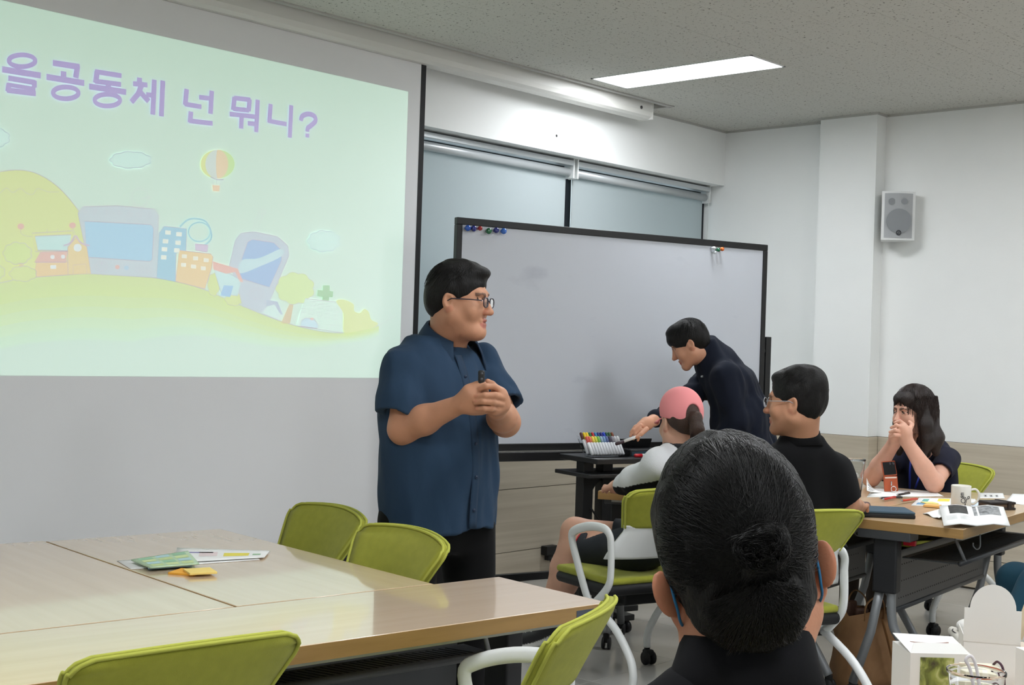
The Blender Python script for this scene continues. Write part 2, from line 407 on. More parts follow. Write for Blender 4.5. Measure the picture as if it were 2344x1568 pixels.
B().tube([(SX0 - 3.34, .001, -.005), (SX1 - 3.26, .001, -.005)], .014, 10).build('weight_bar', blackp_m, scr)
hs = empty('screen_housing', (4.6, YS, 2.90), 0, 'long white projection screen housing slung under the ceiling slot', 'screen housing')
hm = M('housing_white', (226, 225, 220), .45)
x0h, x1h = 1.32 - 4.6, 6.86 - 4.6
prof = [(-.06, .115), (-.062, .04), (-.055, .014), (-.035, .0), (.045, .0), (.055, .012), (.055, .115)]
B().prism([(x0h, y, z) for y, z in prof], (x1h - x0h, 0, 0)).build('case', hm, hs)
B().b2((x1h, -.064, -.004), (x1h + .012, .058, .118), .004).build('end_cap', hm, hs)
B().b2((x0h - .012, -.064, -.004), (x0h, .058, .118), .004).build('end_cap', hm, hs)
B().lathe([(.0, 0), (.011, 0), (.011, .004), (0, .004)], (x1h - .12, -.062, .055), 12, np.array([[1, 0, 0], [0, 0, -1], [0, 1, 0]])).build('screw', M('screw_grey', (90, 90, 92), .4, metal=.8), hs)
# slot trim in the ceiling
st = B(); a0, a1, b0, b1 = SLOT
for p0, p1 in (((a0, b0 - .02, H - .008), (a1 + .02, b0 + .012, H + .06)), ((a0, b1 - .012, H - .008), (a1 + .02, b1 + .02, H + .06)), ((a1 - .012, b0, H - .008), (a1 + .02, b1, H + .06))): st.b2(p0, p1)
st.build('trim_2', trim_m, kind=S_)
# ---- slide: light thrown by the projector (fabric underneath stays white, the picture only adds light)
AMB = np.array([.455, .462, .462])
def slide_mat(rgb):
    nm = 'slide_%d_%d_%d' % rgb
    if nm in MATS: return MATS[nm]
    m = M(nm, (238, 238, 239), .85, spec=.1)
    e = np.maximum(np.array(lin(rgb)) - AMB, 0.0)
    b = m.node_tree.nodes['Principled BSDF']
    mxv = max(e.max(), 1e-4); b.inputs['Emission Color'].default_value = tuple(e / mxv) + (1,); b.inputs['Emission Strength'].default_value = float(mxv)
    return m
def sxz(px, py):
    q = pty(px, py, YS); return q[0] - 3.3, q[2] - .30
LAY = [0]
def flat(name, pix, rgb, parent=None, raw=False):
    LAY[0] += 1; d = .0012 + LAY[0] * .00006
    p = pix if raw else [sxz(*q) for q in pix]
    b = B(); b.poly([(x, -d, z) for x, z in p])
    return b.build(name, slide_mat(rgb), parent or scr)
class Flat:                                   # many patches, one object
    def __init__(s, rgb): s.b = B(); s.rgb = rgb; LAY[0] += 1; s.d = .0012 + LAY[0] * .00006
    def poly(s, pix):
        s.b.poly([(x, -s.d, z) for x, z in [sxz(*q) for q in pix]]); return s
    def strip(s, pix, w, closed=False):       # a stroke of width w pixels
        s.d += .000004; P = [np.array(sxz(*q)) for q in pix]; w = w * .00171 / 2; n = len(P); vs = []
        for i in range(n):
            t = (P[(i + 1) % n] - P[i - 1]) if closed else (P[min(i + 1, n - 1)] - P[max(i - 1, 0)])
            t = t / (np.linalg.norm(t) + 1e-9); nn = np.array([-t[1], t[0]])
            vs += [(P[i][0] + nn[0] * w, -s.d, P[i][1] + nn[1] * w), (P[i][0] - nn[0] * w, -s.d, P[i][1] - nn[1] * w)]
        s.b.add(vs, [(2 * i, 2 * ((i + 1) % n), 2 * ((i + 1) % n) + 1, 2 * i + 1) for i in range(n if closed else n - 1)]); return s
    def ring(s, c, rx, ry, w, n=36):
        return s.strip([(c[0] + rx * math.cos(2 * math.pi * k / n), c[1] + ry * math.sin(2 * math.pi * k / n)) for k in range(n)], w, True)
    def disc(s, c, rx, ry, n=24):
        return s.poly([(c[0] + rx * math.cos(2 * math.pi * k / n), c[1] + ry * math.sin(2 * math.pi * k / n)) for k in range(n)])
    def done(s, name):
        o = s.b.build(name, slide_mat(s.rgb), scr)
        if name in ('slide_outline', 'slide_window', 'slide_dot', 'slide_ground'): o['kind'] = 'stuff'
        return o
def K(*p): return [(x * 980 / 1707, y * 900 / 1568) for x, y in p]        # slide sketch units
def cm(P, n=6, closed=False): return [tuple(q) for q in catmull(P, n, closed)]
# slide field
x1s, z1s = 4.781 - 3.3, 2.738 - .3; z0s = 1.222 - .3; x0s = 2.08 - 3.3
flat('slide_picture', [(x0s, z0s), (x1s, z0s), (x1s, z1s), (x0s, z1s)], (211, 232, 220), raw=True)
OUT = (200, 196, 202)
# hills
hill = K((-500, 1300), (-300, 1190), (-100, 1145), (0, 1128), (120, 1105), (320, 1092), (480, 1097), (640, 1112), (800, 1150), (960, 1218), (1110, 1278), (1250, 1316), (1360, 1328), (1450, 1316), (1510, 1298))
hillc = cm(hill, 5)
yel = K((-260, 1160), (-240, 900), (-130, 745), (-30, 690), (60, 678), (140, 690), (230, 745), (320, 850), (380, 960), (410, 1100))
f = Flat((218, 229, 165)); f.poly(cm(yel, 5)); f.done('slide_hill')
bands = [(212, 228, 172), (213, 230, 178), (212, 231, 188), (212, 233, 196), (211, 234, 205), (210, 235, 213)]
for k, c in enumerate(bands):
    dy = k * 25
    lo = [(x, min(y + 30 + dy, y + 30 + dy)) for x, y in hillc]
    seg = [(x, y + (0 if k == 0 else dy * max(.15, 1 - max(0, x - 300) / 560))) for x, y in hillc]
    low = [(x, y + (dy + 25) * max(.15, 1 - max(0, x - 300) / 560)) for x, y in hillc]
    fl = Flat(c)
    for i in range(len(seg) - 1): fl.poly([seg[i], seg[i + 1], low[i + 1], low[i]])
    fl.done('slide_ground')
f = Flat(OUT); f.strip(hillc, 2.0); f.strip(cm(yel[3:], 4), 2.0)
f.strip(cm(K((0, 770), (25, 750), (50, 768), (80, 752), (105, 770), (130, 775), (150, 752), (190, 765), (235, 765)), 4), 1.3)
f.done('slide_outline')
def part(name, rgb, pts, smooth=0, outline=True):
    P = K(*pts); P = cm(P, smooth, True) if smooth else P
    f = Flat(rgb); f.poly(P); f.done(name)
    if outline:
        g = Flat(OUT); g.strip(P, 2.0, True); g.done('slide_outline')
# television block
part('slide_television', (205, 218, 222), ((310, 850), (330, 824), (470, 820), (615, 834), (632, 860), (620, 1108), (360, 1092)))
part('slide_television', (186, 217, 233), ((336, 882), (600, 896), (612, 910), (606, 1035), (596, 1043), (352, 1026), (344, 1016)))
f = Flat(OUT)
for x, y in ((335, 845), (378, 845), (425, 846), (473, 850), (518, 853), (557, 856), (596, 859)): f.ring(K((x, y))[0], 4.5, 4.5, 1)
for k in range(5): f.strip(K((540 + k * 14, 1056 + k), (544 + k * 14, 1090 + k)), 1.2)
f.ring(K((402, 1063))[0], 15, 12, 1.2); f.ring(K((402, 1063))[0], 10, 8, 1.2); f.strip(K((403, 1045), (403, 1062)), 2)
f.ring(K((557, 788))[0], 19, 21, 1.3); f.strip(K((525, 825), (538, 805)), 1.2); f.strip(K((560, 792), (602, 785)), 1.4); f.strip(K((562, 822), (575, 832)), 1.2)
f.done('slide_outline')
f = Flat((226, 196, 190)); f.disc(K((467, 1065))[0], 5.5, 5); f.disc(K((82, 903))[0], 8, 7); f.disc(K((288, 899))[0], 8, 7); f.done('slide_dot')
f = Flat((190, 212, 228)); f.disc(K((503, 1068))[0], 5.5, 5); f.done('slide_dot')
# small robot house, red roof house, orange house
part('slide_robot', (222, 229, 178), ((126, 930), (290, 920), (300, 1004), (140, 1004)))
part('slide_robot', (204, 231, 227), ((138, 942), (282, 936), (274, 1000), (150, 998)))
part('slide_house', (231, 214, 168), ((145, 1045), (275, 1040), (278, 1096), (130, 1106)))
part('slide_house', (226, 200, 192), ((162, 1004), (268, 1002), (262, 1046), (136, 1046)))
part('slide_house', (229, 217, 165), ((268, 985), (302, 948), (345, 985), (362, 1092), (270, 1096)))
f = Flat((206, 196, 208)); f.strip(cm(K((252, 980), (280, 968), (300, 940), (320, 968), (356, 980)), 4), 4); f.done('slide_house')
f = Flat((224, 236, 236)); f.disc(K((308, 988))[0], 9, 9)
for x, y in ((208, 1025), (250, 1024)): f.disc(K((x, y))[0], 4.5, 4.5)
f.poly(K((200, 1058), (222, 1058), (222, 1072), (200, 1072))); f.done('slide_window')
f = Flat(OUT); f.strip(cm(K((82, 903), (82, 930), (100, 940), (128, 944)), 4), 1.2); f.strip(K((288, 905), (297, 935)), 1.2); f.strip(K((186, 912), (186, 926)), 1.2); f.strip(K((228, 912), (228, 924)), 1.2)
f.strip(K((290, 1092), (290, 1058), (340, 1052), (345, 1090)), 1.2); f.done('slide_outline')
def cloudpts(cx, cy, rx, ry, n=9, amp=.14, ph=0.0):
    return [(cx + rx * math.cos(t) * (1 + amp * abs(math.sin(n * t / 2 + ph))), cy + ry * math.sin(t) * (1 + amp * abs(math.sin(n * t / 2 + ph)))) for t in np.linspace(0, 2 * math.pi, 60)[:-1]]
# trees
for (cx, cy, rx, ry, tr, c) in ((68, 1010, 52, 40, (90, 1112), (216, 232, 180)), (1175, 1150, 70, 58, (1140, 1290), (214, 233, 186))):
    f = Flat((216, 206, 176)); f.poly(K((cx + (8 if tr[0] > cx else -18), cy + ry - 6), (cx + (22 if tr[0] > cx else -4), cy + ry - 6), (tr[0] + 15, tr[1]), (tr[0] - 22, tr[1]))); f.done('slide_tree')
    P = K(*cloudpts(cx, cy, rx, ry)); f = Flat(c); f.poly(P); f.done('slide_tree'); f = Flat(OUT); f.strip(P, 1.8, True); f.done('slide_outline')
for (cx, cy, rx, ry) in ((-10, 1085, 26, 24), (90, 1092, 50, 28), (850, 1135, 22, 42), (932, 1193, 34, 24)):
    P = K(*cloudpts(cx, cy, rx, ry, 7)); f = Flat((217, 230, 168)); f.poly(P); f.done('slide_bush'); f = Flat(OUT); f.strip(P, 1.6, True); f.done('slide_outline')
# blue tower, tube, orange tower
part('slide_tower', (177, 212, 225), ((632, 930), (652, 902), (742, 912), (740, 1000), (700, 1010), (698, 1124), (622, 1108)))
f = Flat((178, 210, 218)); f.ring(K((793, 925))[0], 25, 22, 4); f.strip(cm(K((715, 905), (745, 878), (780, 872), (820, 885), (840, 925), (838, 955), (812, 980)), 5), 5); f.done('slide_tube')
part('slide_tower', (231, 215, 160), ((712, 998), (838, 1012), (848, 1024), (842, 1070), (815, 1152), (698, 1122)))
part('slide_tower', (214, 206, 222), ((775, 972), (828, 978), (824, 1006), (778, 998)))
f = Flat((232, 238, 226))
for x, y in ((668, 927), (712, 934), (658, 962), (708, 968), (654, 994), (703, 998), (651, 1026)): f.poly(K((x - 11, y - 8), (x + 11, y - 7), (x + 10, y + 9), (x - 11, y + 8)))
for x, y in ((733, 1022), (778, 1030), (820, 1038), (730, 1056), (770, 1063), (809, 1070)): f.poly(K((x - 10, y - 8), (x + 10, y - 6), (x + 9, y + 8), (x - 10, y + 7)))
f.done('slide_window')
# white house with red roof, phone
part('slide_telephone', (203, 215, 222), ((912, 1060), (935, 960), (958, 930), (1010, 924), (1105, 944), (1145, 980), (1150, 1020), (1052, 1250), (965, 1222), (940, 1120)))
part('slide_telephone', (176, 202, 228), ((962, 1032), (985, 965), (1005, 955), (1090, 968), (1122, 1000), (1120, 1040), (1072, 1146), (950, 1108)))
f = Flat((204, 228, 230)); f.poly(cm(K((962, 1038), (1030, 1030), (1120, 992), (1120, 1022), (1040, 1060), (955, 1090)), 4, True)); f.done('slide_telephone')
f = Flat(OUT); f.ring(K((1018, 1172))[0], 16, 13, 1.3); f.ring(K((1018, 1172))[0], 9, 8, 1.1); f.strip(K((1002, 920), (1030, 850)), 1.3); f.strip(K((1022, 924), (1046, 852)), 1.3); f.ring(K((1042, 846))[0], 9, 5, 1.5)
f.done('slide_outline')
part('slide_house', (206, 232, 230), ((850, 1072), (905, 1085), (962, 1120), (945, 1180), (880, 1172)))
f = Flat((229, 198, 190)); f.poly(K((846, 1042), (946, 1072), (968, 1125), (955, 1125), (935, 1085), (900, 1092), (848, 1075))); f.done('slide_house')
f = Flat((176, 208, 232)); f.poly(K((890, 1138), (928, 1140), (915, 1185), (876, 1178))); f.done('slide_door')
# small houses, hospital, cross, ambulance, bushes
part('slide_house', (214, 236, 230), ((1062, 1220), (1085, 1200), (1120, 1245), (1105, 1275), (1042, 1250)))
f = Flat((196, 206, 218)); f.poly(K((1060, 1196), (1104, 1202), (1126, 1255), (1116, 1255), (1092, 1215), (1060, 1222))); f.done('slide_house')
f = Flat((180, 213, 178)); f.poly(K((1285, 1138), (1312, 1138), (1312, 1160), (1326, 1162), (1324, 1186), (1310, 1184), (1308, 1202), (1282, 1200), (1284, 1184), (1262, 1180), (1264, 1156), (1285, 1158))); f.done('slide_cross')
part('slide_hospital', (217, 240, 228), ((1215, 1190), (1340, 1205), (1362, 1240), (1364, 1328), (1180, 1300)))
f = Flat(OUT)
for x, y in ((1246, 1212), (1278, 1220), (1311, 1229), (1340, 1238), (1205, 1238), (1238, 1245), (1272, 1252), (1303, 1259), (1336, 1266)): f.strip(K((x - 10, y - 8), (x + 9, y - 8), (x + 9, y + 8), (x - 10, y + 8)), 1.2, True)
f.strip(K((1312, 1325), (1314, 1296), (1346, 1298), (1346, 1327)), 1.4); f.done('slide_outline')
part('slide_ambulance', (206, 230, 236), ((1198, 1280), (1215, 1268), (1250, 1272), (1268, 1300), (1262, 1310), (1196, 1300)))
f = Flat((226, 196, 190)); f.disc(K((1241, 1272))[0], 4, 3); f.done('slide_dot')
P = cm(K((1338, 1205), (1355, 1194), (1385, 1200), (1408, 1215), (1410, 1240), (1432, 1248), (1450, 1232), (1468, 1245), (1478, 1275), (1505, 1290), (1480, 1308), (1420, 1322), (1368, 1326), (1366, 1250)), 4, True)
f = Flat((219, 231, 160)); f.poly(P); f.done('slide_bush'); f = Flat(OUT); f.strip(cm(K((1505, 1298), (1540, 1280), (1566, 1260)), 4), 1.2); f.done('slide_outline')
# balloon
bc = K((865, 655))[0]
def ball(x0, x1, rgb):
    P = [(bc[0] + 39 * x0 * math.sin(t), bc[1] - 33 * math.cos(t)) for t in np.linspace(0, math.pi, 16)] + [(bc[0] + 39 * x1 * math.sin(t), bc[1] - 33 * math.cos(t)) for t in np.linspace(math.pi, 0, 16)]
    f = Flat(rgb); f.poly(P); f.done('slide_balloon')
ball(-1, -.72, (222, 231, 168)); ball(-.72, -.1, (214, 226, 220)); ball(-.1, .62, (231, 217, 192)); ball(.62, 1, (206, 232, 184))
f = Flat((231, 214, 192)); f.poly(K((844, 738), (874, 740), (872, 764), (846, 762))); f.done('slide_balloon')
f = Flat((196, 194, 206)); f.strip(cm(K((836, 706), (862, 716), (890, 716)), 4), 3); f.strip(K((842, 714), (848, 738)), 1.2); f.strip(K((862, 716), (860, 738)), 1.2); f.strip(K((884, 716), (872, 740)), 1.2); f.done('slide_outline')
# clouds
for cx, cy, rx, ry in ((518, 638, 74, 30), (1288, 962, 58, 38), (-30, 550, 60, 36)):
    P = K(*cloudpts(cx, cy, rx, ry, 9)); f = Flat((212, 238, 230)); f.poly(P); f.done('slide_cloud'); f = Flat((196, 206, 212)); f.strip(P, 2.2, True); f.done('slide_outline')
# title strokes
TCOL = (194, 186, 222); T = Flat(TCOL); SW = 15.0
def nextletter():
    global T
    T.done('title_letter'); T = Flat(TCOL)
def st(*p, w=SW): T.strip(K(*p), w)
T.ring(K((85, 243))[0], 30, 13.5, 11.5); st((5, 277), (160, 302)); st((30, 312), (138, 330), w=13); st((134, 322), (134, 350), w=13); st((28, 338), (138, 356), w=10); st((33, 333), (28, 366), w=13); st((24, 360), (140, 374), w=13)
nextletter(); st((207, 251), (315, 268)); st((306, 262), (299, 312)); st((250, 285), (250, 310)); st((182, 307), (333, 332)); T.ring(K((259, 371))[0], 29, 13.5, 12)
nextletter(); st((376, 286), (482, 303), w=13); st((384, 285), (378, 332)); st((374, 324), (480, 338), w=13); st((430, 330), (428, 350)); st((352, 345), (500, 368)); T.ring(K((425, 400))[0], 29, 13.5, 12)
nextletter(); st((553, 310), (553, 330)); st((527, 334), (585, 340), w=13); st((562, 338), (548, 375), (520, 408)); st((556, 368), (590, 405)); st((580, 378), (618, 382), w=13); st((612, 318), (606, 458)); st((646, 322), (640, 465))
nextletter(); st((741, 355), (735, 420)); st((732, 415), (800, 427), w=13); st((790, 388), (842, 394), w=13); st((841, 362), (836, 455)); st((758, 445), (754, 490)); st((750, 482), (845, 493), w=13)
nextletter(); st((932, 388), (926, 440)); st((930, 391), (996, 399), w=13); st((992, 396), (988, 444)); st((926, 434), (990, 441), w=13); st((912, 455), (1012, 466), w=13); st((960, 464), (958, 514)); st((1024, 398), (1018, 528)); st((984, 492), (1022, 496), w=13)
nextletter(); st((1076, 415), (1070, 490)); st((1066, 482), (1140, 496), w=13); st((1158, 420), (1152, 550))
nextletter(); T.strip(cm(K((1196, 483), (1202, 464), (1226, 455), (1250, 464), (1254, 484), (1236, 502), (1224, 512), (1222, 526)), 5), SW); st((1214, 540), (1230, 542), w=12)
T.done('title_letter')

# ================================================================== MOBILE WHITEBOARD
wb_a = math.atan2(-.281, .96)
WB = empty('whiteboard', (4.818, 4.805, 0), wb_a, 'black framed mobile whiteboard on wheels standing in front of the window', 'whiteboard')
Wd, Z0, Z1 = 2.113, .812, 2.062
wbm, nt, b = node_mat('whiteboard_enamel')
b.inputs['Base Color'].default_value = lin((206, 210, 218)) + (1,); b.inputs['Roughness'].default_value = .32; b.inputs['Specular IOR Level'].default_value = .45
geo = nt.nodes.new('ShaderNodeTexCoord'); mp = nt.nodes.new('ShaderNodeMapping'); mp.inputs['Scale'].default_value = (1.4, 1, 3.2); nt.links.new(geo.outputs['Object'], mp.inputs[0])
n = nt.nodes.new('ShaderNodeTexNoise'); n.inputs['Scale'].default_value = 2.2; n.inputs['Detail'].default_value = 6; nt.links.new(mp.outputs[0], n.inputs[0])
r_ = nt.nodes.new('ShaderNodeMapRange'); r_.inputs['From Min'].default_value = .62; r_.inputs['From Max'].default_value = .78; nt.links.new(n.outputs[0], r_.inputs[0])
mx = nt.nodes.new('ShaderNodeMix'); mx.data_type = 'RGBA'; mx.inputs[6].default_value = lin((206, 210, 218)) + (1,); mx.inputs[7].default_value = lin((190, 194, 204)) + (1,)
nt.links.new(r_.outputs[0], mx.inputs[0]); nt.links.new(mx.outputs[2], b.inputs['Base Color'])
B().b2((.03, -.004, Z0 + .08), (Wd - .03, .016, Z1 - .03)).build('board', wbm, WB)
for nm, p0, p1 in (('frame_rail', (0, -.012, Z1 - .036), (Wd, .022, Z1)), ('frame_stile', (0, -.012, Z0 + .06), (.032, .022, Z1 - .036)), ('frame_stile', (Wd - .032, -.012, Z0 + .06), (Wd, .022, Z1 - .036)), ('frame_rail', (0, -.012, Z0 + .048), (Wd, .022, Z0 + .084))):
    B().b2(p0, p1, .003).build(nm, black_m, WB)
tr_ = B(); tr_.b2((.03, -.07, Z0 - .004), (Wd - .03, .01, Z0 + .044), .004); tr_.build('pen_tray', black_m, WB)
B().b2((.03, -.066, Z0 + .0445), (Wd - .03, .008, Z0 + .0475)).build('tray_lip', M('tray_lip_alu', (150, 148, 142), .4, metal=.6), WB)
for xx in (-.05, Wd + .012):
    B().b2((xx, -.01, .10), (xx + .04, .05, 1.515), .003).build('post', black_m, WB)
    B().b2((xx - .004, -.30, .075), (xx + .044, .32, .115), .004).build('foot', black_m, WB)
    for yy in (-.28, .30):
        c_ = B(); c_.tube([(xx + .004, yy, .034), (xx + .036, yy, .034)], .034, 16); c_.b2((xx + .01, yy - .012, .04), (xx + .03, yy + .012, .08)); c_.build('caster', blackp_m, WB)
    B().tube([(xx + .02, .02, 1.43), (xx + (.06 if xx < 0 else -.02), .0, 1.43)], .014, 12).build('pivot', black_m, WB)
B().b2((-.02, .0, .165), (Wd + .02, .03, .205), .003).build('crossbar', black_m, WB)
# magnets
mg = [(.053, 2.017, .021, (30, 84, 178), 'clear blue'), (.087, 2.017, .021, (28, 40, 120), 'dark blue'), (.125, 2.016, .016, (160, 32, 40), 'red'), (.178, 2.002, .021, (24, 100, 62), 'green'),
      (.222, 2.016, .020, (28, 38, 118), 'navy'), (.268, 2.011, .021, (52, 110, 200), 'sky blue'), (1.684, 2.022, .013, (225, 228, 230), 'clear'), (1.692, 1.990, .013, (220, 224, 226), 'small clear'), (1.719, 2.006, .016, (24, 96, 64), 'dark green'), (1.746, 2.026, .016, (222, 104, 34), 'orange')]
ca, sa_ = math.cos(wb_a), math.sin(wb_a)
for x, z, r, c, nm in mg:
    r *= .76; z = min(z, 2.024 - r)
    q = np.array([4.818 + ca * x + sa_ * .006, 4.805 + sa_ * x - ca * .006, z])
    nrm = np.array([sa_, -ca, 0]); t1 = np.array([ca, sa_, 0])
    A = np.array([t1, UP, nrm]).T
    o = B().lathe([(.0001, 0), (r * .55, 0), (r * .6, .004), (r * .5, .009), (r * .95, .018), (r, .023), (r * .9, .029), (r * .5, .033), (.0001, .034)], (0, 0, 0), 18, A) \
        .build('board_magnet', M('magnet_%d_%d_%d' % c, c, .1, coat=.6), None, tuple(q))
    tag(o, nm + ' round magnet on the ' + ('window corner end' if x > 1 else 'screen end') + ' of the whiteboard', 'magnet', 'magnets on the whiteboard')
# ================================================================== CHAIRS
green_m = M('chair_fabric', (165, 167, 62), .9, var=.06, vscale=40, bump=.35, bscale=700, spec=.15, sheen=.15)
pipe_m = M('chair_piping', (180, 183, 82), .85, spec=.2)
ch_white = M('chair_white', (232, 234, 233), .32, var=.008)
ch_black = M('chair_black', (20, 20, 22), .6)
def backplate(b, s0, s1, thick, yoff, shrink=0.0, ns=14, nu=14, wbulge=1.0):
    """curved back shell: u across, s along the height"""
    def hw(s):
        w = .236 - .056 * min(1, s / .40) ** 1.3 if s < .40 else .180 + .052 * min(1, (s - .40) / .42)
        if s > .86: w -= .042 * (1 - math.sqrt(max(0, 1 - ((s - .86) / .14) ** 2)))
        return w - shrink
    def P(u, s, off):
        x = hw(s) * u
        y = -.055 - .125 * s - .02 * s * s + .045 * (u * u) * (1 - .25 * s) + off
        z = .545 + .305 * s - .010 * u * u * (s > .9)
        return (x, y + .0, z)
    vs = []; fs = []
    for side in (0, 1):
        for i in range(ns + 1):
            s = s0 + (s1 - s0) * i / ns
            for j in range(nu + 1):
                u = -1 + 2 * j / nu
                e = max(abs(u), 0) ** 6; ez = ((i / ns) ** 8)
                rnd = 1 - .55 * max(e, ez)
                vs.append(P(u, s, yoff + (thick / 2 * rnd if side else -thick / 2 * rnd)))
    m = (ns + 1) * (nu + 1)
    for i in range(ns):
        for j in range(nu):
            a = i * (nu + 1) + j
            fs.append((a, a + 1, a + nu + 2, a + nu + 1)); fs.append((m + a, m + a + nu + 1, m + a + nu + 2, m + a + 1))
    for j in range(nu):
        a = j; fs.append((a, m + a, m + a + 1, a + 1)); a = ns * (nu + 1) + j; fs.append((a, a + 1, m + a + 1, m + a))
    for i in range(ns):
        a = i * (nu + 1); fs.append((a, a + nu + 1, m + a + nu + 1, m + a)); a += nu; fs.append((a, m + a, m + a + nu + 1, a + nu + 1))
    b.add(vs, fs, True)
    rim = [P(-1, s0 + (s1 - s0) * i / 20, yoff) for i in range(21)] + [P(-1 + 2 * j / 10, s1, yoff) for j in range(1, 10)] + [P(1, s1 - (s1 - s0) * i / 20, yoff) for i in range(21)]
    return rim
def make_chair():
    r = empty('nesting_chair')
    b = B(); rim = backplate(b, .44, 1.0, .034, 0.0); pad = b.build('back_pad', green_m, r)
    B().tube([np.array(p) + (0, .010, 0) for p in rim], .0045, 6).tube([np.array(p) + (0, -.010, 0) for p in rim], .0045, 6).build('piping', pipe_m, pad)
    b = B(); backplate(b, .0, .48, .022, -.006, -.002); sh = b.build('back_shell', ch_white, r)
    b = B(); backplate(b, .03, .46, .018, .014, .014); b.build('back_cushion', green_m, r)
    # seat
    b = B(); b.box((0, .155, .452), (.455, .41, .030), None, .016); seat = b.build('seat_pad', green_m, r)
    b = B(); b.box((0, .15, .417), (.465, .42, .048), None, .022); b.build('seat_shell', ch_black, r)
    for s in (-1, 1):
        x = s * .244
        loop = catmull([(x * .96, -.058, .60), (x * .98, -.052, .648), (x, -.015, .672), (x * 1.02, .08, .668), (x * 1.04, .175, .640), (x * 1.03, .205, .605), (x * 1.0, .165, .50), (x * .98, .095, .372), (x * .97, .065, .352), (x * .97, .035, .360), (x * .96, -.045, .435), (x * .96, -.062, .50)], 5, True)
        B().tube(loop, .019, 10, closed=True, flat=.62, upv=(1, 0, 0)).build('armrest', ch_white, r)
        for yy, nm in ((.30, 'front_leg'), (-.24, 'rear_leg')):
            lg = catmull([(x * .97, .065, .355), (x * .97, .065 + (yy - .065) * .55, .28), (x * .98, yy - .03 * np.sign(yy), .19), (x * .98, yy, .13), (x * .98, yy, .075)], 5)
            l = B().tube(lg, .0165, 10).build(nm, ch_white, r)
            c = B(); c.tube([(x * .98, yy, .095), (x * .98, yy, .05)], .013, 8); c.b2((x * .98 - .02, yy - .03, .04), (x * .98 + .02, yy + .012, .068), .008)
            for d in (-.022, .012): c.tube([(x * .98 + d, yy - .012, .03), (x * .98 + d + .012, yy - .012, .03)], .03, 14)
            c.build('caster', ch_black, l)
    b = B(); b.tube([(-.25, .08, .34), (.25, .08, .34)], .016, 8); b.b2((-.10, .02, .335), (.10, .30, .395), .01); b.build('under_frame', ch_black, r)
    return r
chair0 = make_chair(); used_c = [False]
def place_chair(px, D, face, label, z=.845, loc=None, tilt=0.0):
    """chair whose back top centre stands at a room position; face = (across, away) direction it faces"""
    f = AR * face[0] + AF * face[1]; f /= np.linalg.norm(f)
    top = pt(px, 784, D) if loc is None else np.array(loc, float)
    base = top + f * .21; base[2] = 0
    o = chair0 if not used_c[0] else copy_tree(chair0); used_c[0] = True
    o.location = tuple(base); o.rotation_euler = (0, 0, math.atan2(-f[0], f[1]))
    tag(o, label, 'chair', 'green and white nesting chairs')
    return o
YD = (-.739, .673); XD = (.673, .739)
c = ptz(470, 1475, .85); place_chair(0, 0, (-.66, .75), 'lime green nesting chair pushed against the near side of the large empty table', loc=c)
c = ptz(1395, 1392, .85); place_chair(0, 0, (-.95, .31), 'lime green nesting chair angled at the free end of the large empty table', loc=c)
c = np.array([2.768, 2.880, .85]); place_chair(0, 0, (-.79, -.61), 'lime green nesting chair across the large table beside the standing man', loc=c)
c = np.array([2.925, 3.412, .85]); place_chair(0, 0, (-.79, -.61), 'lime green nesting chair across the large table beside the projection screen', loc=c)
CH5 = pt(1560, 1127, 5.40); place_chair(0, 0, (-.52, .86), 'lime green nesting chair under the woman in the pink cap', loc=CH5)
CH6 = pt(1884, 1170, 4.77); place_chair(0, 0, (-.44, .90), 'lime green nesting chair under the man in the black shirt', loc=CH6)
CH7 = pt(2209, 1080, 7.22); place_chair(0, 0, (-.85, -.53), 'lime green nesting chair behind the long haired woman', loc=CH7)
# ================================================================== TABLES
TZ = .745
def laminate(name, coat, c0, c1):
    m, nt, b = node_mat(name)
    geo = nt.nodes.new('ShaderNodeTexCoord'); mp = nt.nodes.new('ShaderNodeMapping'); mp.inputs['Scale'].default_value = (1.1, 16, 16); mp.inputs['Rotation'].default_value = (0, 0, 0)
    nt.links.new(geo.outputs['Object'], mp.inputs[0])
    n = nt.nodes.new('ShaderNodeTexNoise'); n.inputs['Scale'].default_value = 1.6; n.inputs['Detail'].default_value = 7; n.inputs['Distortion'].default_value = .25; nt.links.new(mp.outputs[0], n.inputs[0])
    r = nt.nodes.new('ShaderNodeMapRange'); r.inputs['From Min'].default_value = .3; r.inputs['From Max'].default_value = .7; nt.links.new(n.outputs[0], r.inputs[0])
    mx = nt.nodes.new('ShaderNodeMix'); mx.data_type = 'RGBA'; mx.inputs[6].default_value = lin(c0) + (1,); mx.inputs[7].default_value = lin(c1) + (1,); nt.links.new(r.outputs[0], mx.inputs[0])
    nt.links.new(mx.outputs[2], b.inputs['Base Color']); b.inputs['Roughness'].default_value = .24; b.inputs['Specular IOR Level'].default_value = .5
    b.inputs['Coat Weight'].default_value = coat; b.inputs['Coat Roughness'].default_value = .05; b.inputs['Coat IOR'].default_value = 1.5
    return m
top_m = laminate('maple_laminate', .9, (214, 188, 159), (221, 196, 168)); top2_m = laminate('maple_laminate_low_coat', .3, (206, 176, 138), (214, 186, 150))  # other maple top is slightly deeper in colour with a weaker coat
edge_m = streak_mat('oak_edge_band', (150, 116, 68), (172, 136, 84), (3, 3, 40), .4)
steel_m = M('table_grey_steel', (138, 141, 144), .38, metal=.35)
dsteel_m = M('table_dark_steel', (74, 76, 79), .45, metal=.3)
dplast_m = M('table_dark_plastic', (30, 31, 34), .55)
lgrey_m = M('table_light_grey', (176, 180, 176), .5)
red_m = M('lever_red', (190, 20, 40), .35)
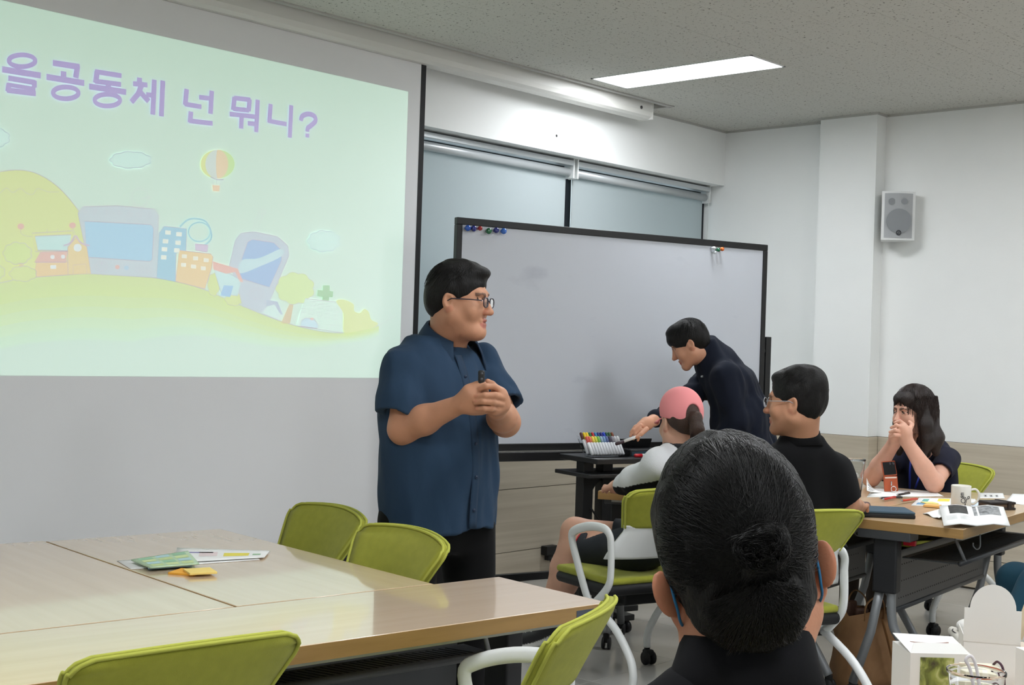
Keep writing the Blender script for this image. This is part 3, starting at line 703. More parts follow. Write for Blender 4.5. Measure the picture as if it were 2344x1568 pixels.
def table(name, corner, ang, Lx, Ly, label, legs=(0, 1), panel=True, legy=.5, tm=None, tuck=False, inset=.05, group='folding tables with maple tops', brand=False):
    """corner = near-left corner; x runs along ang, y across it"""
    r = empty(name, (corner[0], corner[1], 0), ang, label, 'table', group)
    e = .0016
    t = B().b2((e, e, TZ - .036), (Lx - e, Ly - e, TZ), .002).build('table_top', tm or top_m, r)
    ed = B(); 
    ed.b2((0, -.001, TZ - .038), (Lx, e, TZ - .001)).b2((0, Ly - e, TZ - .038), (Lx, Ly + .001, TZ - .001)).b2((-.001, 0, TZ - .038), (e, Ly, TZ - .001)).b2((Lx - e, 0, TZ - .038), (Lx + .001, Ly, TZ - .001))
    ed.build('edge_band', edge_m, t)
    if brand: B().b2((Lx - .115, -.002, TZ - .03), (Lx - .035, 0, TZ - .010)).build('maker_plate', M('maker_plate', (86, 92, 104), .4, metal=.5), t)
    B().b2((.06, .02, TZ - .050), (Lx - .06, .045, TZ - .036)).build('apron_rail', lgrey_m, r)
    B().b2((.06, Ly - .045, TZ - .050), (Lx - .06, Ly - .02, TZ - .036)).build('apron_rail', lgrey_m, r)
    if tuck: legy = .80
    yc = Ly * legy
    for k in legs:
        x = .05 if k == 0 else Lx - inset
        B().b2((x - .03, yc - .05, .45), (x + .03, yc + .05, TZ - .05), .008).build('leg_column', dplast_m, r)
        for sgn in (-1, 1):
            fy = (max(.05, yc - .28) if tuck else .05) if sgn < 0 else min(yc + .14, Ly - .05)
            ff = catmull([(x, yc - .022, .48), (x, yc - .026, .36), (x, yc - .055, .28), (x, (yc - .055 + fy) / 2, .185), (x, fy, .07)], 6) if sgn < 0 else [(x, yc + .022, .48), (x, yc + .06, .28), (x, fy, .06)]
            l = B().tube(ff, .019, 12).build('leg_tube', steel_m, r)
            cst = B()
            for d in (-.018, .010): cst.tube([(x + d, fy, .028), (x + d + .010, fy, .028)], .028, 14)
            cst.b2((x - .014, fy - .014, .03), (x + .014, fy + .014, .075), .006); cst.build('caster', ch_black, l)
        B().b2((x - .05, yc - .11, TZ - .075), (x + .05, yc + .11, TZ - .036), .004).build('flip_bracket', dsteel_m, r)
        B().b2((x + .035, yc - .10, TZ - .10), (x + .06, yc - .05, TZ - .078), .004).build('release_lever', red_m, r)
    xa, xb = .17, Lx - .12 - inset
    yp = Ly - .045 if tuck else yc
    s0, s1 = (Ly * .56, Ly - .06) if tuck else (.06, yc - .02)
    if panel:
        pn = B(); pn.b2((xa, yp + .012, .36), (xb, yp + .02, .60)); pn.tube([(xa, yp + .016, .355), (xb, yp + .016, .355)], .012, 8); p_ = pn.build('modesty_panel', dsteel_m, r)
        hh = B()
        for row in range(3):
            for i in range(int((xb - xa - .1) / .028)):
                hh.lathe([(.0001, 0), (.0032, 0), (.0032, .0006), (.0001, .0006)], (xa + .06 + i * .028, yp + .0114, .40 + row * .07), 6, np.array([[1, 0, 0], [0, 0, -1], [0, 1, 0]]))
        hh.build('perforation', M('hole_shade', (26, 27, 29), .8), p_, kind='stuff')  # solid dark discs paint in the shade of open holes
    # shelf basket under the top
    sh = B(); sh.b2((xa, s0, TZ - .165), (xb, s1, TZ - .160)); sh.tube([(xa - .02, s0 - .005, TZ - .158), (xb + .02, s0 - .005, TZ - .158)], .011, 8); shelf = sh.build('book_shelf', dsteel_m, r)
    sl = B()
    for i in range(int((xb - xa - .06) / .022)): sl.box((xa + .04 + i * .022, (s0 + s1) / 2, TZ - .1595), (.005, (s1 - s0) * .82, .0012), rz3(.35))
    sl.build('shelf_slot', MATS['hole_shade'] if 'hole_shade' in MATS else M('hole_shade', (26, 27, 29), .8), shelf, kind='stuff')  # solid dark bars paint in the shade of cut slots
    for x in (xa + .03, xb - .03):
        B().tube([(x, s0 - .01, TZ - .155), (x, s0 + .04, TZ - .05)], .007, 8).build('shelf_stay', steel_m, r)
        hx = x + (.27 if tuck and x < Lx / 2 else .05)
        B().tube(catmull([(hx, .01, TZ - .04), (hx, .008, TZ - .09), (hx, .02, TZ - .105), (hx, .035, TZ - .095), (hx, .036, TZ - .08)], 5), .003, 6).build('bag_hook', steel_m, r)
    return r
def unit(a): return np.array([math.cos(a), math.sin(a), 0])
aN = math.radians(-7.0)
cornN = np.array([2.739, 2.127, 0]) - unit(aN) * 1.80
table('folding_table', cornN, aN, 1.80, .445, 'long maple folding table with oak edge, nearest the two empty foreground chairs', brand=True, tuck=True)
aF = math.radians(90 - 7.0)
# the two big tables behind run away from it
pA = np.array([2.563, 2.597, 0]) + unit(aF) * .0035
table('folding_table', pA, aF, 1.215, .605, 'maple folding table carrying the loose papers and sticky notes', legs=(0, 1), tuck=True)
yv = np.array([-math.sin(aF), math.cos(aF), 0])
table('folding_table', pA + yv * .6105, aF, 1.23, .605, 'bare maple folding table pushed beside the one with papers')
# right group
a2 = math.radians(6.0)
c2 = np.array([5.045, 2.176, 0])
table('folding_table', c2, a2, 1.56, .50, 'maple folding table with the mug, wallet and open booklet', legy=.64, tm=top2_m)
n2 = np.array([-math.sin(a2), math.cos(a2), 0])
table('folding_table', c2 + n2 * .506, a2, 1.43, .50, 'maple folding table under the phone, iced drink and woman\'s elbows', tm=top2_m, inset=.34)
a3 = math.atan2(-.9, .44)
t3p = np.array([4.868, 3.862, 0]) 
n3 = np.array([-math.sin(a3), math.cos(a3), 0])
table('folding_table', t3p, a3, .44, .50, 'small maple table beside the woman in the pink cap', legs=(0,), panel=False, tm=top2_m)
# foreground table under the food boxes (only its contents reach into the picture)
TB = ptz(2210, 1700, .745)
table('folding_table', TB + np.array([-.22, -.30, 0]), math.radians(8), 1.2, .5, 'maple table carrying the white takeaway boxes and clear cup', panel=False)
# ================================================================== CART beside the whiteboard
ca_ = math.atan2(-.281, .96)
ct = empty('equipment_cart', tuple(pt(1430, 784, 6.86) * (1, 1, 0)), ca_, 'black two post equipment cart holding the marker case by the whiteboard', 'cart')
def cb(nm, p0, p1, bev=.004, m=black_m): return B().b2(p0, p1, bev).build(nm, m, ct)
cb('top_shelf', (-.27, -.17, .835), (.30, .17, .862))
cb('lower_shelf', (-.31, -.16, .765), (.30, .15, .785))
for x in (-.245, -.125): cb('post', (x, -.02, .06), (x + .062, .05, .835))
for x in (-.183, -.063):
    P = [(x, .0, .765)] + [(x + .13 * math.sin(t) - .0, .0, .765 - .13 * (1 - math.cos(t)) ) for t in np.linspace(0, math.pi / 2, 8)][::-1]
    P = [(x, 0, .765), (x, 0, .64)] + [(x + .125 * (1 - math.cos(t)), 0, .64 + .115 * math.sin(t)) for t in np.linspace(0, math.pi / 2, 9)] + [(x + .125, 0, .765)]
    B().prism(P, (0, .03, 0)).build('bracket', black_m, ct)
cb('base_bar', (-.25, -.24, .06), (-.18, .24, .09)); cb('base_bar', (-.13, -.24, .06), (-.06, .24, .09)); cb('base_plate', (-.25, -.03, .055), (.12, .05, .085))
for x in (-.215, -.095):
    for y in (-.22, .22):
        q = B(); q.tube([(x - .012, y, .028), (x + .012, y, .028)], .028, 14); q.b2((x - .008, y - .01, .03), (x + .008, y + .01, .065)); q.build('caster', blackp_m, ct)
B().tube(catmull([(-.20, -.03, .60), (-.14, -.05, .52), (-.06, -.06, .50), (.02, -.05, .50)], 5), .005, 6).build('cable', blackp_m, ct)
# ================================================================== smooth bodies: blended tapered limbs, meshed on a sparse grid
class Sdf:
    def __init__(s): s.p = []; s.lo = np.full(3, 1e9); s.hi = np.full(3, -1e9)
    def _bb(s, *pts):
        for q, r in pts: s.lo = np.minimum(s.lo, np.array(q) - r); s.hi = np.maximum(s.hi, np.array(q) + r)
    def cone(s, a, b, r1, r2, k=.02, col=0, op='+'):
        a = np.array(a, float); b = np.array(b, float)
        if op == '+': s._bb((a, r1), (b, r2))
        ba = b - a; L2 = max(ba @ ba, 1e-9)
        def f(P):
            pa = P - a; h = np.clip((pa @ ba) / L2, 0, 1)
            return np.sqrt(np.maximum(((pa - h[:, None] * ba) ** 2).sum(1), 1e-12)) - (r1 + (r2 - r1) * h)
        s.p.append((f, k, col, op)); return s
    def chain(s, pts, rs, k=.02, col=0, op='+'):
        for i in range(len(pts) - 1): s.cone(pts[i], pts[i + 1], rs[i], rs[i + 1], k, col, op)
        return s
    def ell(s, c, r, A=None, k=.02, col=0, op='+'):
        c = np.array(c, float); r = np.array(r, float) * np.ones(3); A = np.eye(3) if A is None else np.array(A, float)
        if op == '+': s._bb((c, r.max()))
        def f(P):
            q = ((P - c) @ A) / r; n = np.sqrt(np.maximum((q * q).sum(1), 1e-12)); g = np.sqrt(np.maximum(((q / r) ** 2).sum(1), 1e-12))
            return np.where(n < .35, (n - 1) * r.min(), n * (n - 1) / g)
        s.p.append((f, k, col, op)); return s
    def box(s, c, h, A=None, rd=.01, k=.01, col=0, op='+'):
        c = np.array(c, float); h = np.array(h, float); A = np.eye(3) if A is None else np.array(A, float)
        if op == '+': s._bb((c, np.linalg.norm(h)))
        def f(P):
            q = np.abs((P - c) @ A) - (h - rd)
            return np.sqrt((np.maximum(q, 0) ** 2).sum(1)) + np.minimum(q.max(1), 0) - rd
        s.p.append((f, k, col, op)); return s
    def plane(s, c, n, k=.004, op='-', col=0):              # '-' removes the side n points to
        c = np.array(c, float); n = np.array(n, float); n = n / np.linalg.norm(n)
        s.p.append((lambda P: -((P - c) @ n), k, col, op)); return s
    def loft(s, o, A, knots, k=.02, col=0, op='+', ex=2.0, rd=.015):
        """stack of ellipses; A columns = local x, y, axis; knots rows: t, cx, cy, rx, ry"""
        o = np.array(o, float); A = np.array(A, float); K_ = np.array(knots, float)
        n = len(K_); tt = np.linspace(0, n - 1, (n - 1) * 8 + 1)
        KK = np.array(catmull(K_, 8)); t = KK[:, 0]; order = np.argsort(t); KK = KK[order]; t = KK[:, 0]
        if op == '+':
            for row in KK[::4]: s._bb((o + A @ np.array([row[1], row[2], row[0]]), max(row[3], row[4])))
        def f(P):
            q = (P - o) @ A; z = q[:, 2]
            cx = np.interp(z, t, KK[:, 1]); cy = np.interp(z, t, KK[:, 2]); rx = np.interp(z, t, KK[:, 3]); ry = np.interp(z, t, KK[:, 4])
            x = np.abs(q[:, 0] - cx) / rx; y = np.abs(q[:, 1] - cy) / ry
            m = np.minimum(rx, ry)
            if ex == 2.0: e = np.sqrt(x * x + y * y)
            else: e = (x ** ex + y ** ex) ** (1 / ex)
            d = (e - 1) * m
            dz = np.maximum(t[0] - z, z - t[-1])
            a = np.maximum(d + rd, 0); b = np.maximum(dz + rd, 0)
            return np.sqrt(a * a + b * b) + np.minimum(np.maximum(d + rd, dz + rd), 0) - rd
        s.p.append((f, k, col, op)); return s
    def merge(s, o):
        s.p += o.p; s.lo = np.minimum(s.lo, o.lo); s.hi = np.maximum(s.hi, o.hi); return s
    def mesh(s, name, mats, res=.005, pal=None, disp=None, pad=.02, grow=0.0):
        N = 8; bs = N * res
        lo = s.lo - pad; nb = np.ceil((s.hi + pad - lo) / bs).astype(int)
        I = np.stack(np.meshgrid(*[np.arange(n) for n in nb], indexing='ij'), -1).reshape(-1, 3)
        C = lo + (I + .5) * bs; diag = bs * .87
        adds = [p for p in s.p if p[3] == '+']
        dmin = np.full(len(C), 1e9)
        for f, k, c, op in adds: dmin = np.minimum(dmin, f(C) - k * .25)
        keep = np.abs(dmin) < 1e9
        keep = (dmin < diag * 1.6 + .02) 
        I = I[keep]; C = C[keep]; dmin = dmin[keep]
        g = np.arange(N + 1) * res
        G = np.stack(np.meshgrid(g, g, g, indexing='ij'), -1).reshape(-1, 3); m = len(G)
        # drop blocks deep inside
        deep = dmin < -(diag * 1.8 + .035)
        if any(p[3] == '-' for p in s.p):
            dn = np.full(len(C), 1e9)
            for f, k, c, op in s.p:
                if op == '-': dn = np.minimum(dn, f(C))
            deep &= dn > diag * 1.6 + .02
        I = I[~deep]; C = C[~deep]; dmin = dmin[~deep]
        nB = len(I); D = np.full((nB, m), 1.0); 
        raw = np.full((nB, m), 1e3) ; CI = np.zeros((nB, m), np.int16)
        O = lo + I * bs
        for f, k, c, op in s.p:
            dc = f(C)
            if op == '+': sel = np.nonzero(dc < dmin + 2 * diag + 2 * k + .01)[0]
            else: sel = np.nonzero(dc < diag * 1.7 + k + .01)[0]
            if len(sel) == 0: continue
            P = (O[sel][:, None, :] + G[None]).reshape(-1, 3); v = f(P).reshape(len(sel), m)
            cur = D[sel]
            if op == '+':
                h = np.maximum(k - np.abs(cur - v), 0) / max(k, 1e-6); D[sel] = np.minimum(cur, v) - h * h * k * .25
                rw = raw[sel]; w_ = v < rw; ci = CI[sel]; ci[w_] = c; CI[sel] = ci; raw[sel] = np.minimum(rw, v)
            elif op == '-':
                v2 = -v; h = np.maximum(k - np.abs(cur - v2), 0) / max(k, 1e-6); D[sel] = np.maximum(cur, v2) + h * h * k * .25
                if c: ci = CI[sel]; ci[v < .002] = c; CI[sel] = ci
            else:                                        # paint
                ci = CI[sel]; ci[v < 0] = c; CI[sel] = ci
        if disp is not None:
            P = (O[:, None, :] + G[None]).reshape(-1, 3); near = np.abs(D.reshape(-1)) < .03
            dd = np.zeros(len(P)); dd[near] = disp(P[near]); D += dd.reshape(D.shape)
        D -= grow
        D = D.reshape(nB, N + 1, N + 1, N + 1)
        S = D < 0
        # cells with a sign change
        c8 = [S[:, i:N + i, j:N + j, l:N + l] for i in (0, 1) for j in (0, 1) for l in (0, 1)]
        cnt = sum(x.astype(np.int8) for x in c8); act = (cnt > 0) & (cnt < 8)
        b_, x_, y_, z_ = np.nonzero(act)
        off = [(i, j, l) for i in (0, 1) for j in (0, 1) for l in (0, 1)]
        vals = np.stack([D[b_, x_ + i, y_ + j, z_ + l] for i, j, l in off], 1)
        acc = np.zeros((len(b_), 3)); num = np.zeros(len(b_))
        for a in range(8):
            for q in range(a + 1, 8):
                if sum(abs(off[a][t] - off[q][t]) for t in range(3)) != 1: continue
                va, vb = vals[:, a], vals[:, q]; cr = (va < 0) != (vb < 0)
                t_ = np.where(cr, va / np.where(cr, va - vb, 1), 0)
                pos = np.array(off[a]) + (np.array(off[q]) - np.array(off[a])) * t_[:, None]
                acc += np.where(cr[:, None], pos, 0); num += cr
        cell = I[b_] * N + np.stack([x_, y_, z_], 1)
        V = lo + (cell + acc / num[:, None]) * res
        colr = CI.reshape(nB, N + 1, N + 1, N + 1)[b_, x_, y_, z_]
        dim = nb * N + 2
        key = lambda c: (c[:, 0] * dim[1] + c[:, 1]) * dim[2] + c[:, 2]
        kk = key(cell); order = np.argsort(kk); ks = kk[order]
        F = []
        for ax in range(3):
            u, v = (ax + 1) % 3, (ax + 2) % 3
            sl0 = [slice(0, N)] * 3; sl1 = [slice(0, N)] * 3; sl1[ax] = slice(1, N + 1)
            A0 = S[(slice(None),) + tuple(sl0)]; A1 = S[(slice(None),) + tuple(sl1)]
            e = np.nonzero(A0 != A1)
            base = I[e[0]] * N + np.stack(e[1:], 1); inside = A0[e]
            du = np.zeros(3, int); du[u] = 1; dv = np.zeros(3, int); dv[v] = 1
            ids = []; ok = np.ones(len(base), bool)
            for o_ in (0 * du, du, du + dv, dv):
                q = base - o_; kq = key(q); j = np.searchsorted(ks, kq); j = np.clip(j, 0, len(ks) - 1); ok &= ks[j] == kq; ids.append(order[j])
            Q = np.stack(ids, 1)[ok]; ins = inside[ok]
            Q[ins] = Q[ins][:, ::-1]
            F.append(Q)
        F = np.concatenate(F)[:, ::-1]
        me = bpy.data.meshes.new(name)
        me.vertices.add(len(V)); me.vertices.foreach_set('co', V.astype(np.float32).ravel())
        me.loops.add(len(F) * 4); me.loops.foreach_set('vertex_index', F.astype(np.int32).ravel())
        me.polygons.add(len(F)); me.polygons.foreach_set('loop_start', np.arange(len(F), dtype=np.int32) * 4)
        me.polygons.foreach_set('use_smooth', np.ones(len(F), bool))
        me.update(calc_edges=True); me.validate()
        if pal is not None:
            at = me.color_attributes.new('Col', 'FLOAT_COLOR', 'POINT')
            pc = np.array([tuple(lin(c)) + (1.0,) for c in pal], np.float32)
            at.data.foreach_set('color', pc[colr].ravel())
        for m_ in (mats if isinstance(mats, (list, tuple)) else [mats]): me.materials.append(m_)
        return me
    def build(s, name, mats, parent=None, origin=None, **kw):
        me = s.mesh(name, mats, **kw)
        if parent is not None and origin is not None:
            me.transform(Matrix.Translation(-Vector(tuple(map(float, origin)))))
        return link(name, me, None, parent)
def frame(fwd, up=(0, 0, 1)):
    """columns: right, forward, up of something that looks along fwd"""
    f = np.array(fwd, float); f /= np.linalg.norm(f); u = np.array(up, float); r = np.cross(f, u); r /= np.linalg.norm(r); u = np.cross(r, f)
    return np.array([r, f, u]).T
def dirv(a, b, z=0.0): return AR * a + AF * b + UP * z
_ph = np.random.rand(12, 4) * 6.28
def folds(amp, freq, ax=(1, 1, 1), seed=0):
    ax = np.array(ax, float)
    def f(P):
        q = P * ax * freq; r = np.zeros(len(P))
        for i in range(4):
            p = _ph[(seed + i) % 12]; r += np.sin(q[:, 0] * (1 + .37 * i) + p[0] + 1.7 * np.sin(q[:, 1] * .7 + p[1])) * np.sin(q[:, 2] * (1.1 - .2 * i) + p[2] + 1.3 * np.sin(q[:, 0] * .6 + p[3])) / (1 + .5 * i)
        return r * amp
    return f
SKIN = [(188, 137, 108), (176, 110, 94), (226, 220, 212), (34, 26, 24), (186, 128, 102), (112, 82, 66)]   # skin, lips, eye white, pupil, flush, brow
def head(S, c, A, sc=1.0, mouth=0.0, ears=True, jaw=1.0, nose=1.0, cheek=1.0):
    """face looks along A[:,1]; c = point between the ears at eye level"""
    c = np.array(c, float)
    def p(x, y, z): return c + A @ (np.array([x, y, z]) * sc)
    e = lambda q, r, k=.02, col=0, op='+', B_=None: S.ell(p(*q), np.array(r) * sc, A if B_ is None else A @ B_, k, col, op)
    e((0, -.018, .038), (.077, .098, .088), .02)
    e((0, .022, -.02), (.067 * jaw, .070, .092), .03)
    for s in (-1, 1):
        S.cone(p(s * .052 * jaw, .0, -.055), p(s * .020, .066, -.103), .028 * sc * cheek, .021 * sc, .03)
        e((s * .040, .058, -.036), (.029 * cheek, .026, .030), .02)
    e((0, .072, -.104), (.024, .018, .018), .02)
    S.cone(p(-.032, .078, .024), p(.032, .078, .024), .012 * sc, .012 * sc, .015)
    # nose
    S.cone(p(0, .089, .010), p(0, .1085 * nose, -.034), .0075 * sc, .0115 * sc, .012, 0)
    for s in (-1, 1): e((s * .0115, .099, -.038), (.0085, .0105, .0085), .008, 4)
    e((0, .111 * nose, -.036), (.0095, .009, .0085), .008, 4)
    # eyes: sockets, balls, lids
    for s in (-1, 1):
        e((s * .031, .098, .003), (.019, .013, .010), .012, 0, '-')
        e((s * .031, .0745, .001), (.0145, .0125, .0125), .004, 0)
        e((s * .031, .0850, .0005), (.0115, .008, .0028), .001, 2, 'p')
        e((s * .031, .0870, .0005), (.0056, .008, .0034), .001, 3, 'p')
        S.cone(p(s * .019, .088, .006), p(s * .045, .078, .004), .0014 * sc, .0012 * sc, .002, 3)
        S.cone(p(s * .014, .092, .0195), p(s * .033, .090, .0245), .0018 * sc, .0022 * sc, .004, 5); S.cone(p(s * .033, .090, .0245), p(s * .050, .079, .0205), .0022 * sc, .0012 * sc, .004, 5)
    # mouth
    S.cone(p(-.018, .083, -.0655), p(.018, .083, -.0655), .0062 * sc, .0062 * sc, .008, 0); S.cone(p(-.010, .0905, -.0630), p(.010, .0905, -.0630), .0058 * sc, .0058 * sc, .006, 1)
    S.cone(p(-.012, .087, -.0765 - mouth), p(.012, .087, -.0765 - mouth), .0070 * sc, .0070 * sc, .007, 1)
    e((0, .096, -.0698 - mouth * .5), (.018, .010, .0016 + mouth * .5), .002, 1, '-')
    if ears:
        for s in (-1, 1):
            R_ = rz3(s * .35)
            e((s * .0785, -.012, -.006), (.009, .021, .031), .008, 0, '+', R_); e((s * .078, -.010, -.030), (.008, .012, .014), .01, 4)
            e((s * .0895, -.010, -.003), (.009, .0125, .019), .003, 0, '-', R_)
    return p
def neck(S, c, A, base, r0=.056, r1=.066, sc=1.0):
    S.cone(np.array(c) + A @ (np.array([0, -.022, -.06]) * sc), base, r0 * sc, r1 * sc, .03)
def skin_mat(name='skin', sub=.12):
    if name in MATS: return MATS[name]
    m = M(name, SKIN[0], .5, attr='Col', var=.05, vscale=22, bump=.06, bscale=260, spec=.35)
    b = m.node_tree.nodes['Principled BSDF']; b.inputs['Subsurface Weight'].default_value = sub; b.inputs['Subsurface Radius'].default_value = (.012, .005, .003); b.inputs['Subsurface Scale'].default_value = .6
    return m
skin_m = skin_mat()
hair_m = M('hair_black', (16, 14, 13), .5, var=.25, vscale=3, bump=.5, bscale=60, stretch=(6, 6, 1), spec=.3)
strand_m = M('hair_strand', (18, 16, 15), .42, spec=.35)
strandb_m = M('hair_strand_brown', (44, 29, 22), .4, spec=.5)
def strands(name, roots, parent, m, origin, r0=.0006, taper=.35):
    """each root is a polyline: thin three-sided tube"""
    vs = []; fs = []
    for P in roots:
        P = np.array(P, float); n = len(P); o = len(vs)
        t = np.gradient(P, axis=0); t /= np.linalg.norm(t, axis=1)[:, None] + 1e-9
        ref = np.array([.3, .2, .93]); u = np.cross(t, ref); u /= np.linalg.norm(u, axis=1)[:, None] + 1e-9; w_ = np.cross(t, u)
        rr = r0 * (1 - (1 - taper) * np.linspace(0, 1, n) ** 2)
        for i in range(n):
            for k in range(3):
                a = 2.094 * k; vs.append(P[i] + rr[i] * (math.cos(a) * u[i] + math.sin(a) * w_[i]) - origin)
        for i in range(n - 1):
            for k in range(3): fs.append((o + i * 3 + k, o + i * 3 + (k + 1) % 3, o + (i + 1) * 3 + (k + 1) % 3, o + (i + 1) * 3 + k))
    me = bpy.data.meshes.new(name); me.from_pydata([tuple(v) for v in vs], [], fs); me.polygons.foreach_set('use_smooth', [True] * len(fs)); me.materials.append(m); me.update()
    o = link(name, me, None, parent); o['kind'] = 'stuff'; return o
def person(base, label):
    return empty('person', (float(base[0]), float(base[1]), 0.0), 0, label, 'person')
# ------------------------------------------------------------------ shared garment helpers
def cloth(name, rgb, rough=.85, bump=.12, bscale=500, var=.05, sheen=.03, vscale=6):
    return M(name, rgb, rough, var=var, vscale=vscale, bump=bump, bscale=bscale, spec=.2, sheen=sheen)
def hairdo(parent, origin, c, A, sc=1.0, m=hair_m, front=.058, side=.0, nape=-.06, vol=1.0, fringe=None, back=1.0, extra=None, res=.004, ear=True, n=420, sm=None, seed=1, flow=(0, .2, 0), cut=.088):
    """short hair: thick cap over the skull, cut free around face and ears, covered with locks"""
    S = Sdf()
    def p(x, y, z): return np.array(c) + A @ (np.array([x, y, z]) * sc)
    def e(q, r, k=.02, op='+'): S.ell(p(*q), np.array(r) * sc, A, k, 0, op)
    e((0, -.018, .040), (.0835 * vol, .104 * vol, .094 * vol))
    e((0, -.055 * back, -.008), (.068 * vol, .060 * vol, .062), .03)
    if fringe:
        for q, r in fringe: e(q, r, .02)
    e((0, cut + .045, front - .085), (.105, .075, .085), .012, '-')
    e((0, cut + .045, front - .17), (.105, .105, .11), .012, '-')
    if ear:
        for s in (-1, 1):
            e((s * .088, .0, -.022 + side), (.026, .027, .036), .008, '-'); e((s * .085, .03, -.06 + side), (.04, .045, .05), .01, '-')
    S.plane(p(0, -.05, nape), A @ np.array([0, .55, -.85]), .02)
    if extra: extra(S, p)
    h = S.build('hair', m, parent, origin, res=res, disp=folds(.0022 * sc, 70 / sc, (1, 1, .5), seed))
    rnd = random.Random(seed); roots = []
    C0 = np.array([0, -.018, .040]); R0 = np.array([.0845, .105, .095]) * vol
    for i in range(n):
        th = rnd.uniform(0, 2 * math.pi); ph0 = abs(rnd.gauss(.15, .45)); ln = rnd.uniform(.35, .95); pts = []
        for k in range(7):
            ph = ph0 + ln * k / 6; tw = th + flow[1] * k / 6 + flow[0]
            d = np.array([math.sin(ph) * math.sin(tw), math.sin(ph) * math.cos(tw) * 1.0, math.cos(ph)])
            q = C0 + d * R0 * (1 + .012 * math.sin(k * 1.3 + i) + .012)
            if q[1] > .045 and q[2] < front - .008 + .02 * rnd.random(): break
            if q[2] < .005 and q[1] > -.04: break
            pts.append(p(*q))
        if len(pts) > 3: roots.append(pts)
    if roots: strands('hair_lock', roots, h, sm or strand_m, np.array(origin), .0013 * sc, .3)
    return h
def strip_solid(rows, th=.003):
    """thick ribbon from rows of points (list of polylines of equal length)"""
    Rw = np.array(rows, float); m, n, _ = Rw.shape; b = B()
    du = np.gradient(Rw, axis=0); dv = np.gradient(Rw, axis=1); N_ = np.cross(du, dv); N_ /= np.linalg.norm(N_, axis=2)[:, :, None] + 1e-9
    vs = np.concatenate([(Rw + N_ * th / 2).reshape(-1, 3), (Rw - N_ * th / 2).reshape(-1, 3)]); k = m * n; fs = []
    for i in range(m - 1):
        for j in range(n - 1):
            a = i * n + j; fs.append((a, a + n, a + n + 1, a + 1)); fs.append((k + a, k + a + 1, k + a + n + 1, k + a + n))
    for i in range(m - 1):
        a = i * n; fs.append((a, k + a, k + a + n, a + n)); a += n - 1; fs.append((a, a + n, k + a + n, k + a))
    for j in range(n - 1):
        a = j; fs.append((a, a + 1, k + a + 1, k + a)); a = (m - 1) * n + j; fs.append((a, k + a, k + a + 1, a + 1))
    return b.add(vs, fs, True)
def glasses(parent, origin, p, rgb, half=.031, eye_y=.100, w=.021, h=.0165, r=.0016, side=(1, -1), name='glasses', dy=-.002):
    m = M('glasses_%d_%d_%d' % rgb, rgb, .35, coat=.3); o = np.array(origin)
    f = B()
    for s in (-1, 1):
        ring = []
        for k in range(22):
            t = 2 * math.pi * k / 22; cx, cz = math.cos(t), math.sin(t)
            cx = math.copysign(abs(cx) ** .75, cx); cz = math.copysign(abs(cz) ** .75, cz)
            ring.append(p(s * half + cx * w, eye_y - .06 * (abs(s * half + cx * w)) ** 1 * .35, dy + cz * h) - o)
        f.tube(ring, r, 6, closed=True)
        f.tube([p(s * (half + w), eye_y - .018 * .35 - .003, dy + .006) - o, p(s * .074, .070, dy + .007) - o, p(s * .0815, .0, dy + .008) - o, p(s * .080, -.022, dy - .004) - o], r, 6)
    f.tube([p(-half + w, eye_y, dy + .004) - o, p(0, eye_y + .003, dy + .006) - o, p(half - w, eye_y, dy + .004) - o], r, 6)
    g = f.build(name, m, parent)
    gm = M('lens', (235, 240, 245), .03, trans=1.0, ior=1.05)
    for s in (-1, 1):
        pts = []
        for k in range(20):
            t = 2 * math.pi * k / 20; cx, cz = math.cos(t), math.sin(t); cx = math.copysign(abs(cx) ** .75, cx); cz = math.copysign(abs(cz) ** .75, cz)
            pts.append(p(s * half + cx * w, eye_y - .06 * abs(s * half + cx * w) * .35, dy + cz * h) - o)
        B().poly(pts).build('lens', gm, g)
    return g
def rim(P, c, A, ang, rx, ry, off=0.0):
    return np.array(c) + A @ np.array([(rx + off) * math.sin(ang), (ry + off) * math.cos(ang), 0])
